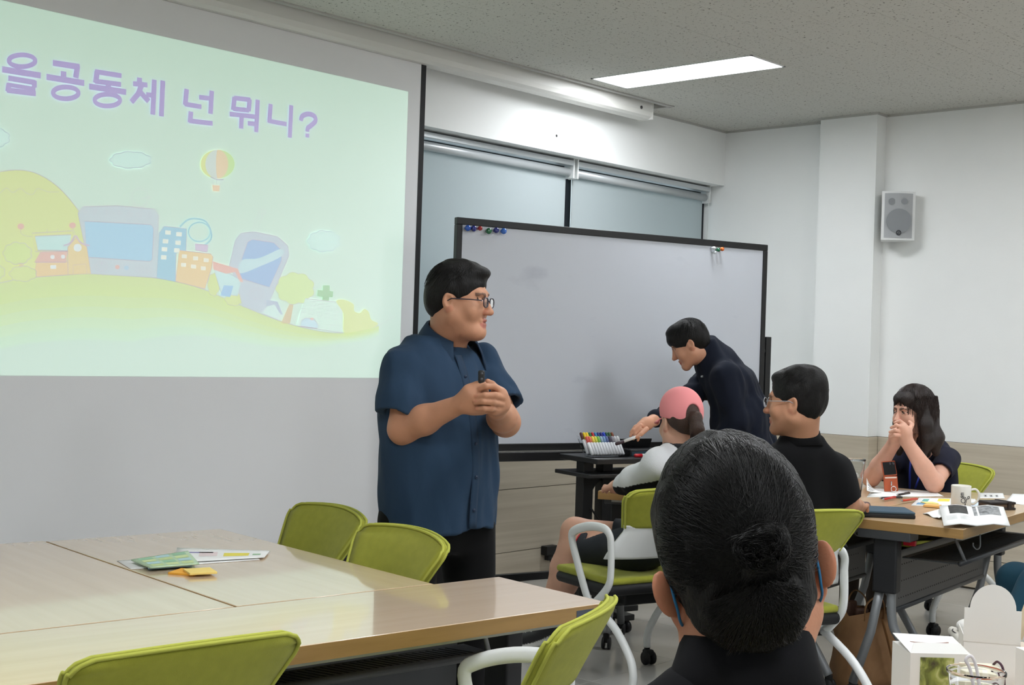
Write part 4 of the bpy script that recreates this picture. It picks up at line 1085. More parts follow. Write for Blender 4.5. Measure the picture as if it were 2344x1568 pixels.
# ================================================================== STANDING SPEAKER
def build_speaker():
    D0 = 4.5
    base = pt(1006, 784, D0); base[2] = 0; o = base.copy()
    P = person(base, 'standing man in navy short sleeved shirt and glasses clasping a black remote')
    TA = frame(dirv(.72, -.70))
    HA = frame(dirv(.95, -.30, -.02))
    hc_ = pt(1053, 688, 4.48)
    S = Sdf()
    p = head(S, hc_, HA, 1.0, mouth=.002, jaw=1.02, cheek=1.06)
    S.ell(p(0, .03, -.106), (.05, .05, .024), HA, .03)                       # soft chin
    nb = pt(1028, 797, 4.535)
    neck(S, hc_, HA, nb, .062, .060)
    S.cone(p(0, -.05, -.03), pt(1016, 765, 4.56), .048, .05, .03)
    tors = [(.80, 0, 0, .17, .12), (1.0, 0, .01, .18, .13), (1.2, 0, .0, .17, .11), (1.32, 0, -.02, .14, .08), (1.37, 0, -.03, .08, .06)]
    S.loft(o, TA, tors)
    # arms
    shR, elR, wrR = pt(928, 842, 4.38), pt(923, 982, 4.33), pt(1064, 921, 4.20)
    shL, elL, wrL = pt(1108, 822, 4.62), pt(1157, 966, 4.50), pt(1136, 936, 4.25)
    S.chain([shR, elR], [.040, .048], .03); S.chain([elR, elR + (wrR - elR) * .35, wrR], [.044, .045, .0285], .03)
    S.chain([shL, elL], [.038, .047], .03); S.chain([elL, elL + (wrL - elL) * .4, wrL], [.045, .046, .029], .03)
    # right hand: palm behind, fingers folded under; left hand wraps over it
    q = lambda x, y, d: pt(x, y, d)
    S.chain([wrR, q(1080, 905, 4.19), q(1098, 893, 4.19)], [.028, .033, .027], .02)
    S.chain([q(1076, 893, 4.185), q(1092, 884, 4.18), q(1106, 880, 4.175)], [.017, .013, .011], .01)    # right thumb along the remote
    S.chain([wrR, q(1085, 928, 4.20), q(1103, 934, 4.20)], [.026, .027, .022], .02)
    S.chain([wrL, q(1143, 922, 4.22), q(1143, 905, 4.20)], [.029, .031, .028], .02)
    S.chain([q(1143, 925, 4.22), q(1132, 935, 4.19)], [.026, .022], .02)
    fr = .0098
    S.chain([q(1147, 897, 4.19), q(1131, 885, 4.165), q(1112, 884, 4.155), q(1099, 890, 4.16)], [fr * 1.15, fr * 1.08, fr, fr * .9], .004)
    S.chain([q(1150, 911, 4.185), q(1134, 905, 4.155), q(1110, 905, 4.145), q(1092, 908, 4.155)], [fr * 1.15, fr * 1.1, fr * 1.0, fr * .9], .004)
    S.chain([q(1147, 925, 4.185), q(1130, 921, 4.155), q(1106, 919, 4.145), q(1089, 921, 4.155)], [fr * 1.1, fr * 1.05, fr * .97, fr * .88], .004)
    S.chain([q(1141, 938, 4.19), q(1126, 936, 4.16), q(1108, 935, 4.15), q(1093, 936, 4.16)], [fr * 1.0, fr * .95, fr * .88, fr * .8], .004)
    S.chain([q(1140, 893, 4.20), q(1126, 880, 4.20), q(1116, 873, 4.20)], [.014, .011, .009], .006)      # left thumb tip behind
    for (x, y, d) in ((1097, 889.5, 4.151), (1090.5, 907.5, 4.146), (1088, 920.5, 4.146), (1092, 935.5, 4.152)): S.ell(q(x, y, d), .006, None, .002, 4, 'p')
    S.build('body', skin_m, P, o, res=.0032, pal=SKIN)
    # shirt
    T = Sdf()
    kn = [(.785, -.010, .008, .222, .168), (.86, -.010, .008, .220, .168), (1.0, -.008, .012, .216, .172), (1.12, -.004, .010, .214, .164), (1.24, 0, .0, .216, .148), (1.32, 0, -.01, .218, .126), (1.372, 0, -.02, .196, .108), (1.40, 0, -.03, .135, .096), (1.428, 0, -.036, .095, .086)]
    dR = (elR - shR) / np.linalg.norm(elR - shR); dL = (elL - shL) / np.linalg.norm(elL - shL)
    eR = pt(921, 955, 4.34); eL = pt(1152, 925, 4.52)
    def sleeve(a, b_, c, rr, cut):
        T.chain([a, b_, c], rr, .04)
        n = cut / np.linalg.norm(cut); A_ = frame(np.cross(n, [0.3, 0.2, .1]), n)
        T.box(c + n * .06, (.12, .12, .06), A_, .004, .004, 0, '-')
        T.cone(c - n * .05, c + n * .05, rr[2] * .70, rr[2] * .9, .004, 0, '-')
    sleeve(shR, (shR + elR) / 2 + AR * -.006, eR, [.052, .070, .080], dR * .95 + AR * -.28)
    sleeve(shL, (shL + elL) / 2, eL, [.058, .066, .071], dL)
    T.loft(o, TA, kn, .016, rd=.005)
    T.cone(nb + (0, 0, .005), nb + (0, 0, .12), .064, .085, .008, 0, '-')
    shirt_m = M('shirt_navy', (40, 60, 82), .85, var=.06, vscale=5, bump=.55, bscale=13, stretch=(1, 1, .55), spec=.2, sheen=.03)
    f1 = folds(.0065, 15, (1, 1, .45), 3); f2 = folds(.0026, 46, (1, 1, .5), 5)
    sh = T.build('shirt', shirt_m, P, o, res=.0055, disp=lambda X: f1(X) + f2(X))
    # collar
    cc = pt(1027, 784, 4.535) * (1, 1, 0) + UP * 1.425; rows = []
    for j, (rr, dz, dr) in enumerate(((.074, .064, 0), (.082, .062, .0), (.100, .036, .012), (.120, .0, .050))):
        row = []
        for t in np.linspace(-2.45, 2.45, 40):
            fr_ = (1 - math.cos(t)) / 2                        # 0 at the nape, 1 at the front
            pnt = dr * max(0, (abs(t) - 1.5) / .95) ** 1.6
            dirn = TA @ np.array([math.sin(t) * 1.0, -math.cos(t) * .95, 0])
            row.append(cc + dirn * (rr + .006 * fr_) + TA @ np.array([0, .022 * fr_, 0]) + UP * (dz - .086 * fr_ - pnt))
        rows.append(row)
    strip_solid(np.array(rows) - o, .004).build('collar', cloth('shirt_navy_collar', (38, 57, 78), .75, .2, 600), sh)
    # placket, buttons
    KK = np.array(catmull(kn, 8)); zz = np.linspace(.80, 1.37, 26); rows = [[], [], [], []]
    for z in zz:
        cy, rx, ry = np.interp(z, KK[:, 0], KK[:, 2]), np.interp(z, KK[:, 0], KK[:, 3]), np.interp(z, KK[:, 0], KK[:, 4])
        for i, a in enumerate((-.075, -.03, .03, .075)):
            rows[i].append(TA @ np.array([np.interp(z, KK[:, 0], KK[:, 1]) + (rx + .005) * math.sin(a), cy + (ry + .005) * math.cos(a), 0]) + UP * z)
    strip_solid(np.array(rows), .002).build('placket', cloth('shirt_navy_placket', (38, 57, 78), .75, .2, 600), sh)
    bm_ = M('shirt_button', (24, 40, 66), .35)
    for z in (.86, .97, 1.08, 1.19, 1.30):
        cy, ry = np.interp(z, KK[:, 0], KK[:, 2]), np.interp(z, KK[:, 0], KK[:, 4])
        B().sph(TA @ np.array([np.interp(z, KK[:, 0], KK[:, 1]), cy + ry + .008, 0]) + UP * z, .006, 10, (1, .45, 1), TA).build('button', bm_, sh)
    # trousers, shoes
    L = Sdf()
    hipR, hipL = o + TA @ np.array([.095, -.01, .80]), o + TA @ np.array([-.095, -.01, .80])
    L.loft(o, TA, [(.70, 0, -.005, .17, .11), (.80, 0, 0, .19, .13), (.90, 0, 0, .19, .14)], .04)
    kR, kL = o + TA @ np.array([.125, .01, .46]), pt(1082, 1290, 4.60); kL[2] = .46
    aR, aL = o + TA @ np.array([.13, -.02, .085]), kL + np.array([0, 0, -.375]) + TA @ np.array([0, -.03, 0])
    L.chain([hipR, kR, aR], [.105, .082, .068], .05); L.chain([pt(1068, 1200, 4.57), kL, aL], [.10, .083, .068], .05)
    L.plane(o + UP * .055, -UP, .004)
    L.build('trousers', cloth('trousers_black', (11, 11, 12), .9, .1, 500), P, o, res=.007, disp=folds(.003, 20, (1, 1, .4), 2))
    for a in (aR, aL):
        F = Sdf(); h = a.copy(); h[2] = 0
        F.ell(h + TA @ np.array([0, .06, .035]), (.047, .13, .04), TA, .02); F.ell(h + TA @ np.array([0, -.02, .06]), (.04, .06, .05), TA, .03); F.plane(h + UP * .004, -UP, .003)
        F.build('shoe', M('shoe_black', (22, 21, 21), .35), P, o, res=.006)
    hairdo(P, o, hc_, HA, 1.0, front=.070, side=.004, nape=-.078, vol=1.02, fringe=[((-.01, .040, .096), (.058, .058, .026)), ((.0, -.01, .112), (.055, .06, .028))], seed=4, n=520, flow=(0, .5, 0), back=1.12)
    glasses(P, o, p, (34, 26, 44), eye_y=.104, w=.022, h=.016, r=.0021, dy=-.004)
    # presenter remote in the hands
    r0, r1 = pt(1102, 896, 4.172), pt(1102.5, 848, 4.165); ax = r1 - r0; Lr = np.linalg.norm(ax); ax /= Lr
    rm = empty('presenter_remote', tuple(r0), 0, 'slim black presenter remote held upright in the speaker\'s hands', 'remote')
    A_ = frame(dirv(.1, -1.0), ax); A2 = np.array([A_[:, 0], A_[:, 1], A_[:, 2]]).T
    B().box(A2 @ np.array([0, 0, Lr / 2]), (.021, .013, Lr), A2, .0062).build('casing', M('remote_black', (24, 25, 26), .5), rm)
    for z in (.055, .038): B().lathe([(.0001, .0), (.0055, 0), (.005, .0016), (.0001, .0018)], A2 @ np.array([0, .0065, z]), 14, np.array([A2[:, 0], A2[:, 2] * -1, A2[:, 1]]).T).build('button', M('remote_button', (58, 60, 64), .35), rm)
build_speaker()
def seated_legs(P, o, hip, fwd, m, shoe_m, zseat=.50, spread=.10, knee_z=.525, res=.009, feet=True, L1=.42, foot_fwd=.0):
    """thighs, shanks and shoes of somebody on a chair"""
    A = frame(fwd); S = Sdf(); ank = []
    S.ell(hip, (.17, .12, .10), A, .04)
    for s in (-1, 1):
        h = hip + A @ np.array([s * .085, .0, -.01]); k = hip + A @ np.array([s * spread, L1, 0]); k[2] = knee_z
        a = k + A @ np.array([s * .01, foot_fwd, 0]); a[2] = .09; ank.append(a)
        S.chain([h, k, a], [.085, .062, .046], .03)
    S.build('trousers', m, P, o, res=res, disp=folds(.003, 22, (1, 1, .5), 2))
    if feet:
        for a in ank:
            F = Sdf(); h = a.copy(); h[2] = 0
            F.ell(h + A @ np.array([0, .06, .035]), (.045, .13, .04), A, .02); F.ell(h + A @ np.array([0, -.02, .06]), (.04, .06, .05), A, .03); F.plane(h + UP * .004, -UP, .003)
            F.build('shoe', shoe_m, P, o, res=.008)
dark_sh = M('shoe_dark', (30, 30, 33), .4)
# ================================================================== PERSON WITH THE HAIR BUN, seen from behind
def build_bun():
    D0 = 1.5
    hc_ = pt(1698, 1308, D0)
    up = UP * math.cos(.235) - AR * math.sin(.235) + AF * .03
    A = frame(dirv(.08, 1.0, .0), up); sc = 1.0
    base = hc_ - AF * .04; base = base * (1, 1, 0); o = base.copy()
    P = person(base, 'seated person seen from behind with black hair in a messy bun and dark shirt')
    S = Sdf()
    p = head(S, hc_, A, sc, ears=False)
    for s in (-1, 1):
        R_ = frame(rz3(s * .85) @ np.array([0, 1.0, 0]), (s * .42, -.1, 1.0))
        S.ell(p(s * .089, -.016, -.006), np.array([.0075, .017, .027]) * sc, A @ R_, .006, 4); S.ell(p(s * .079, -.006, -.034), np.array([.008, .011, .014]) * sc, A @ R_, .008, 4)
        S.ell(p(s * .099, -.006, -.004), np.array([.007, .013, .02]) * sc, A @ R_, .004, 0, '-')
        S.ell(p(s * .094, -.016, -.008), .030, None, .004, 4, 'p')
    nb = pt(1708, 1528, 1.485)
    neck(S, hc_, A, nb, .058, .060, sc)
    S.cone(nb, nb + UP * -.10, .06, .08, .04)
    S.loft(o, frame(dirv(-.05, 1)), [(.50, 0, 0, .13, .09), (.8, 0, 0, .14, .09), (.98, 0, 0, .13, .08), (1.04, 0, 0, .06, .05)])
    S.build('body', skin_m, P, o, res=.0032, pal=[(196, 138, 108), SKIN[1], SKIN[2], SKIN[3], (192, 128, 98), SKIN[5]])
    # shirt with a stand collar
    T = Sdf(); TA = frame(dirv(-.10, 1))
    oc = np.array([nb[0], nb[1], 0]) - AR * .012
    for s in (-1, 1):
        sh = oc + TA @ np.array([s * .175, 0, .955]); el = oc + TA @ np.array([s * .24, .03, .745])
        T.chain([sh, el, el + TA @ np.array([-s * .06, .20, .03])], [.056, .05, .042], .03)
    T.loft(oc, TA, [(.46, 0, 0, .18, .13), (.62, 0, 0, .175, .12), (.80, 0, 0, .19, .115), (.92, 0, 0, .195, .10), (.985, 0, 0, .165, .085), (1.025, 0, 0, .10, .075), (1.05, 0, 0, .075, .07)], .05)
    T.cone(nb + UP * -.02, nb + UP * .08, .062, .066, .006, 0, '-')
    sm = cloth('shirt_charcoal', (20, 20, 23), .9, .08, 900, .05, .02)
    sh_o = T.build('shirt', sm, P, o, res=.006, disp=folds(.004, 24, (1, 1, .6), 1))
    rows = []
    for rr, dz in ((.066, .052), (.070, .050), (.078, .02), (.088, -.012)):
        rows.append([nb + TA @ np.array([math.sin(t) * rr, -math.cos(t) * rr, 0]) + UP * (dz - .025 * (1 - math.cos(t)) / 2 + .006 * math.sin(t * 2 + .5)) - A[:, 0] * 0 for t in np.linspace(-2.6, 2.6, 40)])
    strip_solid(np.array(rows) - o, .004).build('collar', sm, sh_o)
    seated_legs(P, o, oc + UP * .565, dirv(-.1, 1), cloth('trousers_navy', (30, 36, 56), .8), dark_sh)
    # hair mass
    Hh = Sdf()
    Hh.ell(p(0, -.018, .042), np.array([.0865, .108, .098]) * sc, A, .02)
    Hh.ell(p(0, -.004, .074), np.array([.078, .085, .088]) * sc, A, .03)
    Hh.ell(p(0, -.062, -.018), np.array([.060, .050, .054]) * sc, A, .03)
    Hh.cone(p(0, -.074, -.03), p(.0, -.066, -.046), .038 * sc, .028 * sc, .03)
    Hh.cone(p(-.026, -.066, -.03), p(-.018, -.060, -.046), .032 * sc, .02 * sc, .03); Hh.cone(p(.026, -.066, -.03), p(.018, -.060, -.046), .032 * sc, .02 * sc, .03)
    Hh.ell(p(0, .12, -.04), np.array([.12, .085, .10]) * sc, A, .01, 0, '-')
    for s in (-1, 1): Hh.ell(p(s * .098, -.008, -.014), np.array([.023, .030, .034]) * sc, A, .008, 0, '-'); Hh.ell(p(s * .088, -.045, -.082), np.array([.040, .06, .044]) * sc, A, .02, 0, '-')
    bc = np.array([.014, -.121, .044])
    for q, r in (((.0, 0, 0), (.032, .018, .024)), ((-.026, .004, .008), (.022, .014, .018)), ((.022, .0, .010), (.022, .016, .016)), ((.006, -.002, -.022), (.028, .016, .018)), ((.030, .008, -.010), (.018, .014, .018)), ((-.018, .004, -.020), (.020, .014, .016))):
        Hh.ell(p(*(bc + .72 * np.array(q))), .72 * np.array(r) * sc, A, .010)
    f1 = folds(.0016, 150, (1, 1, .5), 6)
    h = Hh.build('hair', hair_m, P, o, res=.0036, disp=f1)
    rnd = random.Random(3); roots = []
    C0 = np.array([0, -.018, .042]); R0 = np.array([.0870, .1095, .1150])
    bd = (bc - C0) / R0; bd /= np.linalg.norm(bd)
    def slerp(a, b, t):
        om = math.acos(max(-1, min(1, float(a @ b)))); so_ = math.sin(om)
        return a if so_ < 1e-4 else (math.sin((1 - t) * om) * a + math.sin(t * om) * b) / so_
    n = 0
    while n < 5200:
        d = np.array([rnd.gauss(0, 1), rnd.gauss(0, 1), rnd.gauss(0, 1)]); d /= np.linalg.norm(d)
        q0 = C0 + d * R0
        if q0[1] > .075 and q0[2] < .07: continue
        if q0[2] < -.055: continue
        if q0[2] < .022 and q0[1] > -.055 and abs(q0[0]) > .06: continue
        if q0[2] < .01 and q0[1] > .0: continue
        n += 1; tgt = bd + np.array([rnd.gauss(0, .16), 0, rnd.gauss(0, .16)]); tgt /= np.linalg.norm(tgt)
        lift = 1.0 + abs(rnd.gauss(0, .011)); wob = rnd.uniform(-.05, .05); e_ = rnd.uniform(.55, .97); pts = []; s0 = rnd.uniform(0, .35)
        for k in range(9):
            t = s0 + (e_ - s0) * k / 8; v = slerp(d, tgt, t); v = v + wob * math.sin(t * 3.1) * np.array([v[2], 0, -v[0]])
            pts.append(p(*(C0 + v * R0 * lift)))
        roots.append(pts)
    for i in range(1300):                                  # nape hair, combed up
        z0 = rnd.uniform(-.066, -.005); x0 = rnd.uniform(-1, 1) * (.058 - .55 * max(0, -.03 - z0)); pts = []; tm = rnd.uniform(.25, .75); wv = rnd.uniform(-.004, .004)
        for k in range(8):
            t = k / 7 * tm; x = x0 * (1 - t) + bc[0] * t + wv * math.sin(t * 5 + i); z = z0 * (1 - t) + (bc[2] - .03) * t
            y = -.018 - .112 * math.sqrt(max(.05, 1 - (x / .09) ** 2 * .7)) + .05 * max(0, (-.02 - z) / .1) ** 1.2 - rnd.uniform(0, .004)
            pts.append(p(x + rnd.gauss(0, .0008), y, z))
        roots.append(pts)
    lob = [(-.010, .004, .018), (.011, .006, .017), (.003, -.010, .018), (.016, -.007, .012), (-.008, -.008, .013), (.0, .0, .023)]
    for i in range(900):                                  # twisted, untidy bun
        lx, lz, lr = lob[i % 6]; ph = rnd.uniform(0, 6.28); rr = lr * math.sqrt(rnd.uniform(.05, 1.25)); zz = -.004 - .016 * math.sqrt(max(0, 1 - (rr / (lr * 1.2)) ** 2)) - rnd.uniform(0, .004); ln = rnd.uniform(.8, 2.2) * rnd.choice((-1, 1)); pts = []; ecc = rnd.uniform(.6, 1.0); dr = rnd.uniform(-.010, .010)
        for k in range(9):
            a = ph + ln * k / 8; r_ = rr + dr * k / 8; pts.append(p(bc[0] + lx + r_ * math.cos(a), bc[1] + zz + .004 * math.sin(a * 2 + ph), bc[2] + lz + r_ * ecc * math.sin(a)))
        roots.append(pts)
    for i in range(50):                                   # fly-aways over the crown
        th = rnd.uniform(-1.2, 1.2); pts = []
        for k in range(6):
            t = k / 5; d = np.array([math.sin(th + .35 * t), ((i * 13) % 20 - 10) * .05 - .2, math.cos(th + .35 * t)]); d /= np.linalg.norm(d); pts.append(p(*(C0 + d * R0 * (1.0 + (.02 + .06 * ((i * 7) % 10) / 10) * math.sin(t * 3.0)))))
        roots.append(pts)
    strands('hair_strand', roots, h, strand_m, o, .00036, .5)
    # face mask with blue ear loops
    mk = Sdf(); mk.ell(p(0, .07, -.058), np.array([.062, .05, .048]) * sc, A, .01); mk.ell(p(0, .055, -.058), np.array([.06, .048, .05]) * sc, A, .004, 0, '-')
    mm = M('mask_blue', (90, 150, 190), .8)
    mo = mk.build('face_mask', mm, P, o, res=.005)
    for s in (-1, 1):
        B().tube(catmull([p(s * .058, .07, -.035) - o, p(s * .080, .012, .010) - o, p(s * .0815, -.026, .004) - o, p(s * .080, -.034, -.022) - o, p(s * .077, -.016, -.046) - o, p(s * .055, .06, -.085) - o], 6), .0017, 6).build('ear_loop', M('loop_blue', (30, 105, 150), .6), mo)
build_bun()
def arm_hand_rest(S, wr, A, k=.006):
    """relaxed hand, fingers along A[:,1], palm down (A[:,2] up)"""
    p = lambda x, y, z: wr + A @ np.array([x, y, z])
    S.cone(p(0, 0, 0), p(0, .05, -.004), .026, .032, .02); S.ell(p(0, .055, -.004), (.04, .045, .016), A, .015)
    for i, (x, l) in enumerate(((-.027, .066), (-.009, .076), (.010, .072), (.027, .056))):
        S.chain([p(x, .088, .0), p(x * 1.1, .088 + l * .55, .004), p(x * 1.1, .088 + l, -.018)], [.0095, .009, .0075], k)
    S.chain([p(-.03, .03, -.006), p(-.052, .06, -.012), p(-.05, .088, -.02)], [.014, .011, .009], .008)
# ================================================================== SEATED MAN WITH GLASSES
def build_glasses_man():
    D0 = 5.05
    hc_ = pt(1819, 921, D0); A = frame(dirv(-.90, .43, -.02)); TA = frame(dirv(-.42, .91))
    base = pt(1829, 784, 5.13) * (1, 1, 0); o = base.copy()
    P = person(base, 'seated man in black polo shirt with thin glasses looking towards the speaker')
    S = Sdf(); p = head(S, hc_, A, 1.0, jaw=1.05, cheek=1.08)
    nb = pt(1832, 1008, 5.09); neck(S, hc_, A, nb, .058, .062); S.cone(p(0, -.05, -.03), nb + TA @ np.array([0, -.02, .03]), .046, .05, .03)
    S.loft(o, TA, [(.5, -.08, .01, .13, .10), (.8, -.03, 0, .15, .11), (.98, 0, 0, .15, .09), (1.06, 0, 0, .07, .06)])
    shR, elR, wrR = pt(1916, 1080, 5.15), pt(1938, 1152, 5.17), pt(1957, 1156, 5.36)
    shL = o + TA @ np.array([-.17, 0, .97]); elL = o + TA @ np.array([-.245, .05, .76]); wrL = o + TA @ np.array([-.12, .24, .74])
    S.chain([shR, elR, wrR], [.050, .043, .03], .03); S.chain([shL, elL, wrL], [.05, .042, .03], .03)
    arm_hand_rest(S, wrR, frame(wrR - elR)); arm_hand_rest(S, wrL, frame(dirv(.1, 1)))
    S.ell(pt(1786, 952, 4.97), .004, None, .001, 5, 'p')
    S.build('body', skin_m, P, o, res=.004, pal=SKIN)
    T = Sdf()
    def sleeve(a, b_, rr):
        n = (b_ - a) / np.linalg.norm(b_ - a); T.chain([a, b_], rr, .03); A_ = frame(np.cross(n, [.3, .2, .1]), n)
        T.box(b_ + n * .06, (.1, .1, .06), A_, .004, .004, 0, '-'); T.cone(b_ - n * .03, b_ + n * .05, rr[1] * .72, rr[1] * .9, .004, 0, '-')
    sleeve(shR, shR + (elR - shR) * .92, (.056, .064)); sleeve(shL, shL + (elL - shL) * .86, (.056, .064))
    T.loft(o, TA, [(.475, -.08, .01, .165, .125), (.6, -.08, .01, .165, .125), (.76, -.045, .0, .185, .122), (.90, 0, -.01, .205, .115), (.98, 0, -.02, .188, .108), (1.035, 0, -.03, .148, .098), (1.075, 0, -.032, .100, .085), (1.105, 0, -.03, .08, .075)], .07)
    T.cone(nb + UP * -.0, nb + UP * .09, .060, .068, .006, 0, '-')
    m = cloth('polo_black', (14, 14, 16), .9, .15, 600, .05, .02)
    f1 = folds(.004, 20, (1, 1, .6), 7)
    sh = T.build('polo_shirt', m, P, o, res=.006, disp=f1)
    rows = []
    for rr, dz in ((.068, .046), (.073, .046), (.080, .02), (.092, -.012)):
        rows.append([nb + TA @ np.array([math.sin(t) * rr, -math.cos(t) * rr + .004, 0]) + UP * (dz - .05 * (1 - math.cos(t)) / 2) for t in np.linspace(-2.7, 2.7, 36)])
    strip_solid(np.array(rows) - o, .004).build('collar', m, sh)
    seated_legs(P, o, o + TA @ np.array([-.08, 0, 0]) + UP * .565, dirv(-.45, .9), cloth('trousers_dark', (20, 22, 30), .9), dark_sh, L1=.33)
    hairdo(P, o, hc_, A, 1.0, front=.070, nape=-.070, vol=1.03, fringe=[((0, .040, .092), (.056, .05, .028)), ((0, -.03, .115), (.055, .06, .03)), ((0, -.08, .08), (.06, .045, .05))], seed=9, n=520, flow=(0, .7, 0), back=.95, cut=.088)
    glasses(P, o, p, (170, 172, 176), eye_y=.106, w=.024, h=.018, r=.0014, dy=-.002)
build_glasses_man()
# ================================================================== WOMAN IN THE PINK CAP
def build_cap_woman():
    D0 = 5.62
    hc_ = pt(1557, 966, D0); A = frame(dirv(-.36, .93, -.05)); TA = frame(dirv(-.78, .62))
    base = pt(1500, 784, 5.66) * (1, 1, 0); o = base.copy()
    P = person(base, 'seated woman in a pink cap and white jacket with crossed bare legs')
    S = Sdf(); p = head(S, hc_, A, .97)
    nb = pt(1560, 1030, 5.62); neck(S, hc_, A, nb, .05, .052)
    tor = lambda x, y, z: o + TA @ np.array([x, y, 0]) + UP * z
    S.chain([pt(1480, 1240, 5.75), pt(1520, 1150, 5.70), pt(1552, 1060, 5.63)], [.10, .10, .08], .05)
    shL, elL, wrL = pt(1512, 1064, 5.54), pt(1452, 1100, 5.70), pt(1418, 1110, 5.90)
    S.chain([shL, elL, wrL], [.045, .038, .027], .02)
    H_ = frame(wrL - elL); arm_hand_rest(S, wrL + UP * .0, H_)
    shR = pt(1640, 1062, 5.78); elR = pt(1612, 1112, 6.02); wrR = pt(1550, 1106, 6.10); S.chain([shR, elR, wrR], [.045, .038, .027], .02); arm_hand_rest(S, wrR, frame(dirv(-1, .2)))
    # legs: far leg crossed over the near one
    hipF, knF, anF = pt(1472, 1240, 5.86), pt(1316, 1216, 5.95), pt(1248, 1420, 5.98)
    hipN, knN, anN = pt(1462, 1258, 5.70), pt(1322, 1258, 5.92), pt(1258, 1440, 6.00)
    S.chain([hipF, knF, knF + (anF - knF) * .4, anF], [.078, .058, .053, .034], .03)
    S.chain([hipN, knN, knN + (anN - knN) * .4, anN], [.078, .056, .052, .034], .03)
    anF2 = anF.copy(); anF2[2] -= .05
    S.build('body', skin_m, P, o, res=.0045, pal=[(212, 164, 140), SKIN[1], SKIN[2], SKIN[3], (204, 142, 120), SKIN[5]])
    # jacket: white yoke and sleeves, black back panel
    T = Sdf()
    T.chain([pt(1484, 1230, 5.76), pt(1514, 1160, 5.73), pt(1546, 1085, 5.66), pt(1558, 1050, 5.62)], [.115, .125, .125, .085], .05, 1)
    T.cone(pt(1512, 1060, 5.54), pt(1625, 1060, 5.76), .068, .068, .04, 0)
    T.chain([shL + UP * .0, elL, pt(1426, 1110, 5.84)], [.066, .058, .045], .03, 0)
    T.chain([shR, elR, wrR], [.064, .056, .044], .03, 0)
    T.cone(nb + UP * .0, nb + UP * .07, .056, .062, .008, 0, '-')
    T.plane(pt(1480, 1104, 5.6), dirv(.36, 0, -.93), .004, 'p', 1)
    jm = M('jacket_two_tone', (225, 226, 228), .8, attr='Col', bump=.25, bscale=300, spec=.2)
    j = T.build('jacket', jm, P, o, res=.0055, pal=[(228, 229, 231), (24, 24, 27)], disp=folds(.0045, 24, (1, 1, .7), 4))
    rows = []
    for rr, dz in ((.056, .042), (.062, .040), (.075, .004)):
        rows.append([nb + A @ np.array([math.sin(t) * rr, -math.cos(t) * rr, 0]) + UP * (dz - .02 * (1 - math.cos(t)) / 2) for t in np.linspace(-2.6, 2.6, 30)])
    strip_solid(np.array(rows) - o, .004).build('collar', cloth('collar_grey', (52, 52, 55)), j)
    # shorts
    Q = Sdf(); kN = hipN + (knN - hipN) * .86; kF = hipF + (knF - hipF) * .42
    Q.ell(pt(1458, 1256, 5.74), (.15, .14, .10), TA, .04)
    Q.chain([hipN, kN], [.092, .077], .03); Q.chain([hipF, kF], [.09, .082], .03)
    for a, b_ in ((hipN, kN), (hipF, kF)):
        n = (b_ - a) / np.linalg.norm(b_ - a); A_ = frame(np.cross(n, [.3, .2, .1]), n)
        Q.box(b_ + n * .055, (.11, .11, .05), A_, .004, .004, 0, '-')
    sh = Q.build('shorts', cloth('shorts_grey', (44, 47, 52), .8), P, o, res=.006, disp=folds(.003, 26, (1, 1, 1), 8))
    n = (knN - hipN) / np.linalg.norm(knN - hipN); A_ = frame(np.cross(n, [.3, .2, .1]), n); c_ = kN + n * .003
    B().tube([c_ + A_ @ np.array([math.cos(t) * .076, math.sin(t) * .076, 0]) - o for t in np.linspace(0, 6.283, 28)[:-1]], .0028, 6, closed=True).build('red_piping', M('piping_red', (190, 40, 55), .7), sh)
    # trainers with white stripes
    for an, fw in ((anF, dirv(-.85, .35, -.35)), (anN, dirv(-.75, .4, -.1))):
        F = Sdf(); FA = frame(fw); h = an + FA @ np.array([0, .02, -.055])
        F.ell(h + FA @ np.array([0, .055, -.005]), (.042, .125, .036), FA, .02, 0); F.ell(h + FA @ np.array([0, -.03, .02]), (.038, .055, .05), FA, .03, 0)
        F.box(h + FA @ np.array([0, .045, -.036]), (.042, .13, .012), FA, .011, .004, 1)
        for k in range(3): F.cone(h + FA @ np.array([-.06, .01 + k * .035, .03]), h + FA @ np.array([.06, .03 + k * .035, .035]), .007, .007, .001, 1, 'p')
        F.build('trainer', M('trainer', (30, 30, 32), .5, attr='Col'), P, o, res=.0045, pal=[(32, 32, 35), (224, 224, 222)])
    # cap and pony tail
    Cp = Sdf(); cp = p
    Cp.ell(cp(0, -.016, .040), np.array([.0885, .110, .104]) * .97, A, .01); Cp.ell(cp(0, .0, .07), np.array([.08, .095, .082]) * .97, A, .03)
    Cp.plane(cp(0, -.02, .016), A @ np.array([0, .10, -1.0]), .004)
    Cp.ell(cp(0, -.016, .028), np.array([.0795, .100, .093]) * .97, A, .004, 0, '-')
    Cp.ell(cp(0, -.125, .034), np.array([.034, .045, .046]) * .97, A, .006, 0, '-')
    pink = cloth('cap_pink', (240, 150, 152), .85, .06, 500, var=.02)
    cap = Cp.build('cap', pink, P, o, res=.0033)
    rows = []
    for y in np.linspace(.075, .165, 7):
        t_ = (y - .075) / .09; w_ = .082 * math.sqrt(max(.02, 1 - (t_ * .93) ** 2.2))
        rows.append([cp(x * w_, y - .02 * x * x, .026 - .012 * t_ - .026 * x * x) for x in np.linspace(-1, 1, 13)])
    strip_solid(np.array(rows) - o, .004).build('brim', pink, cap)
    B().sph(cp(0, -.004, .150) - o, .007, 10, (1, 1, .6), A).build('button', pink, cap)
    B().tube([cp(math.sin(t) * .036, -.113 + abs(math.sin(t)) * .012, .002 + .004 * math.cos(t)) - o for t in np.linspace(-1.2, 1.2, 9)], .0075, 6, flat=.3).build('strap', pink, cap)
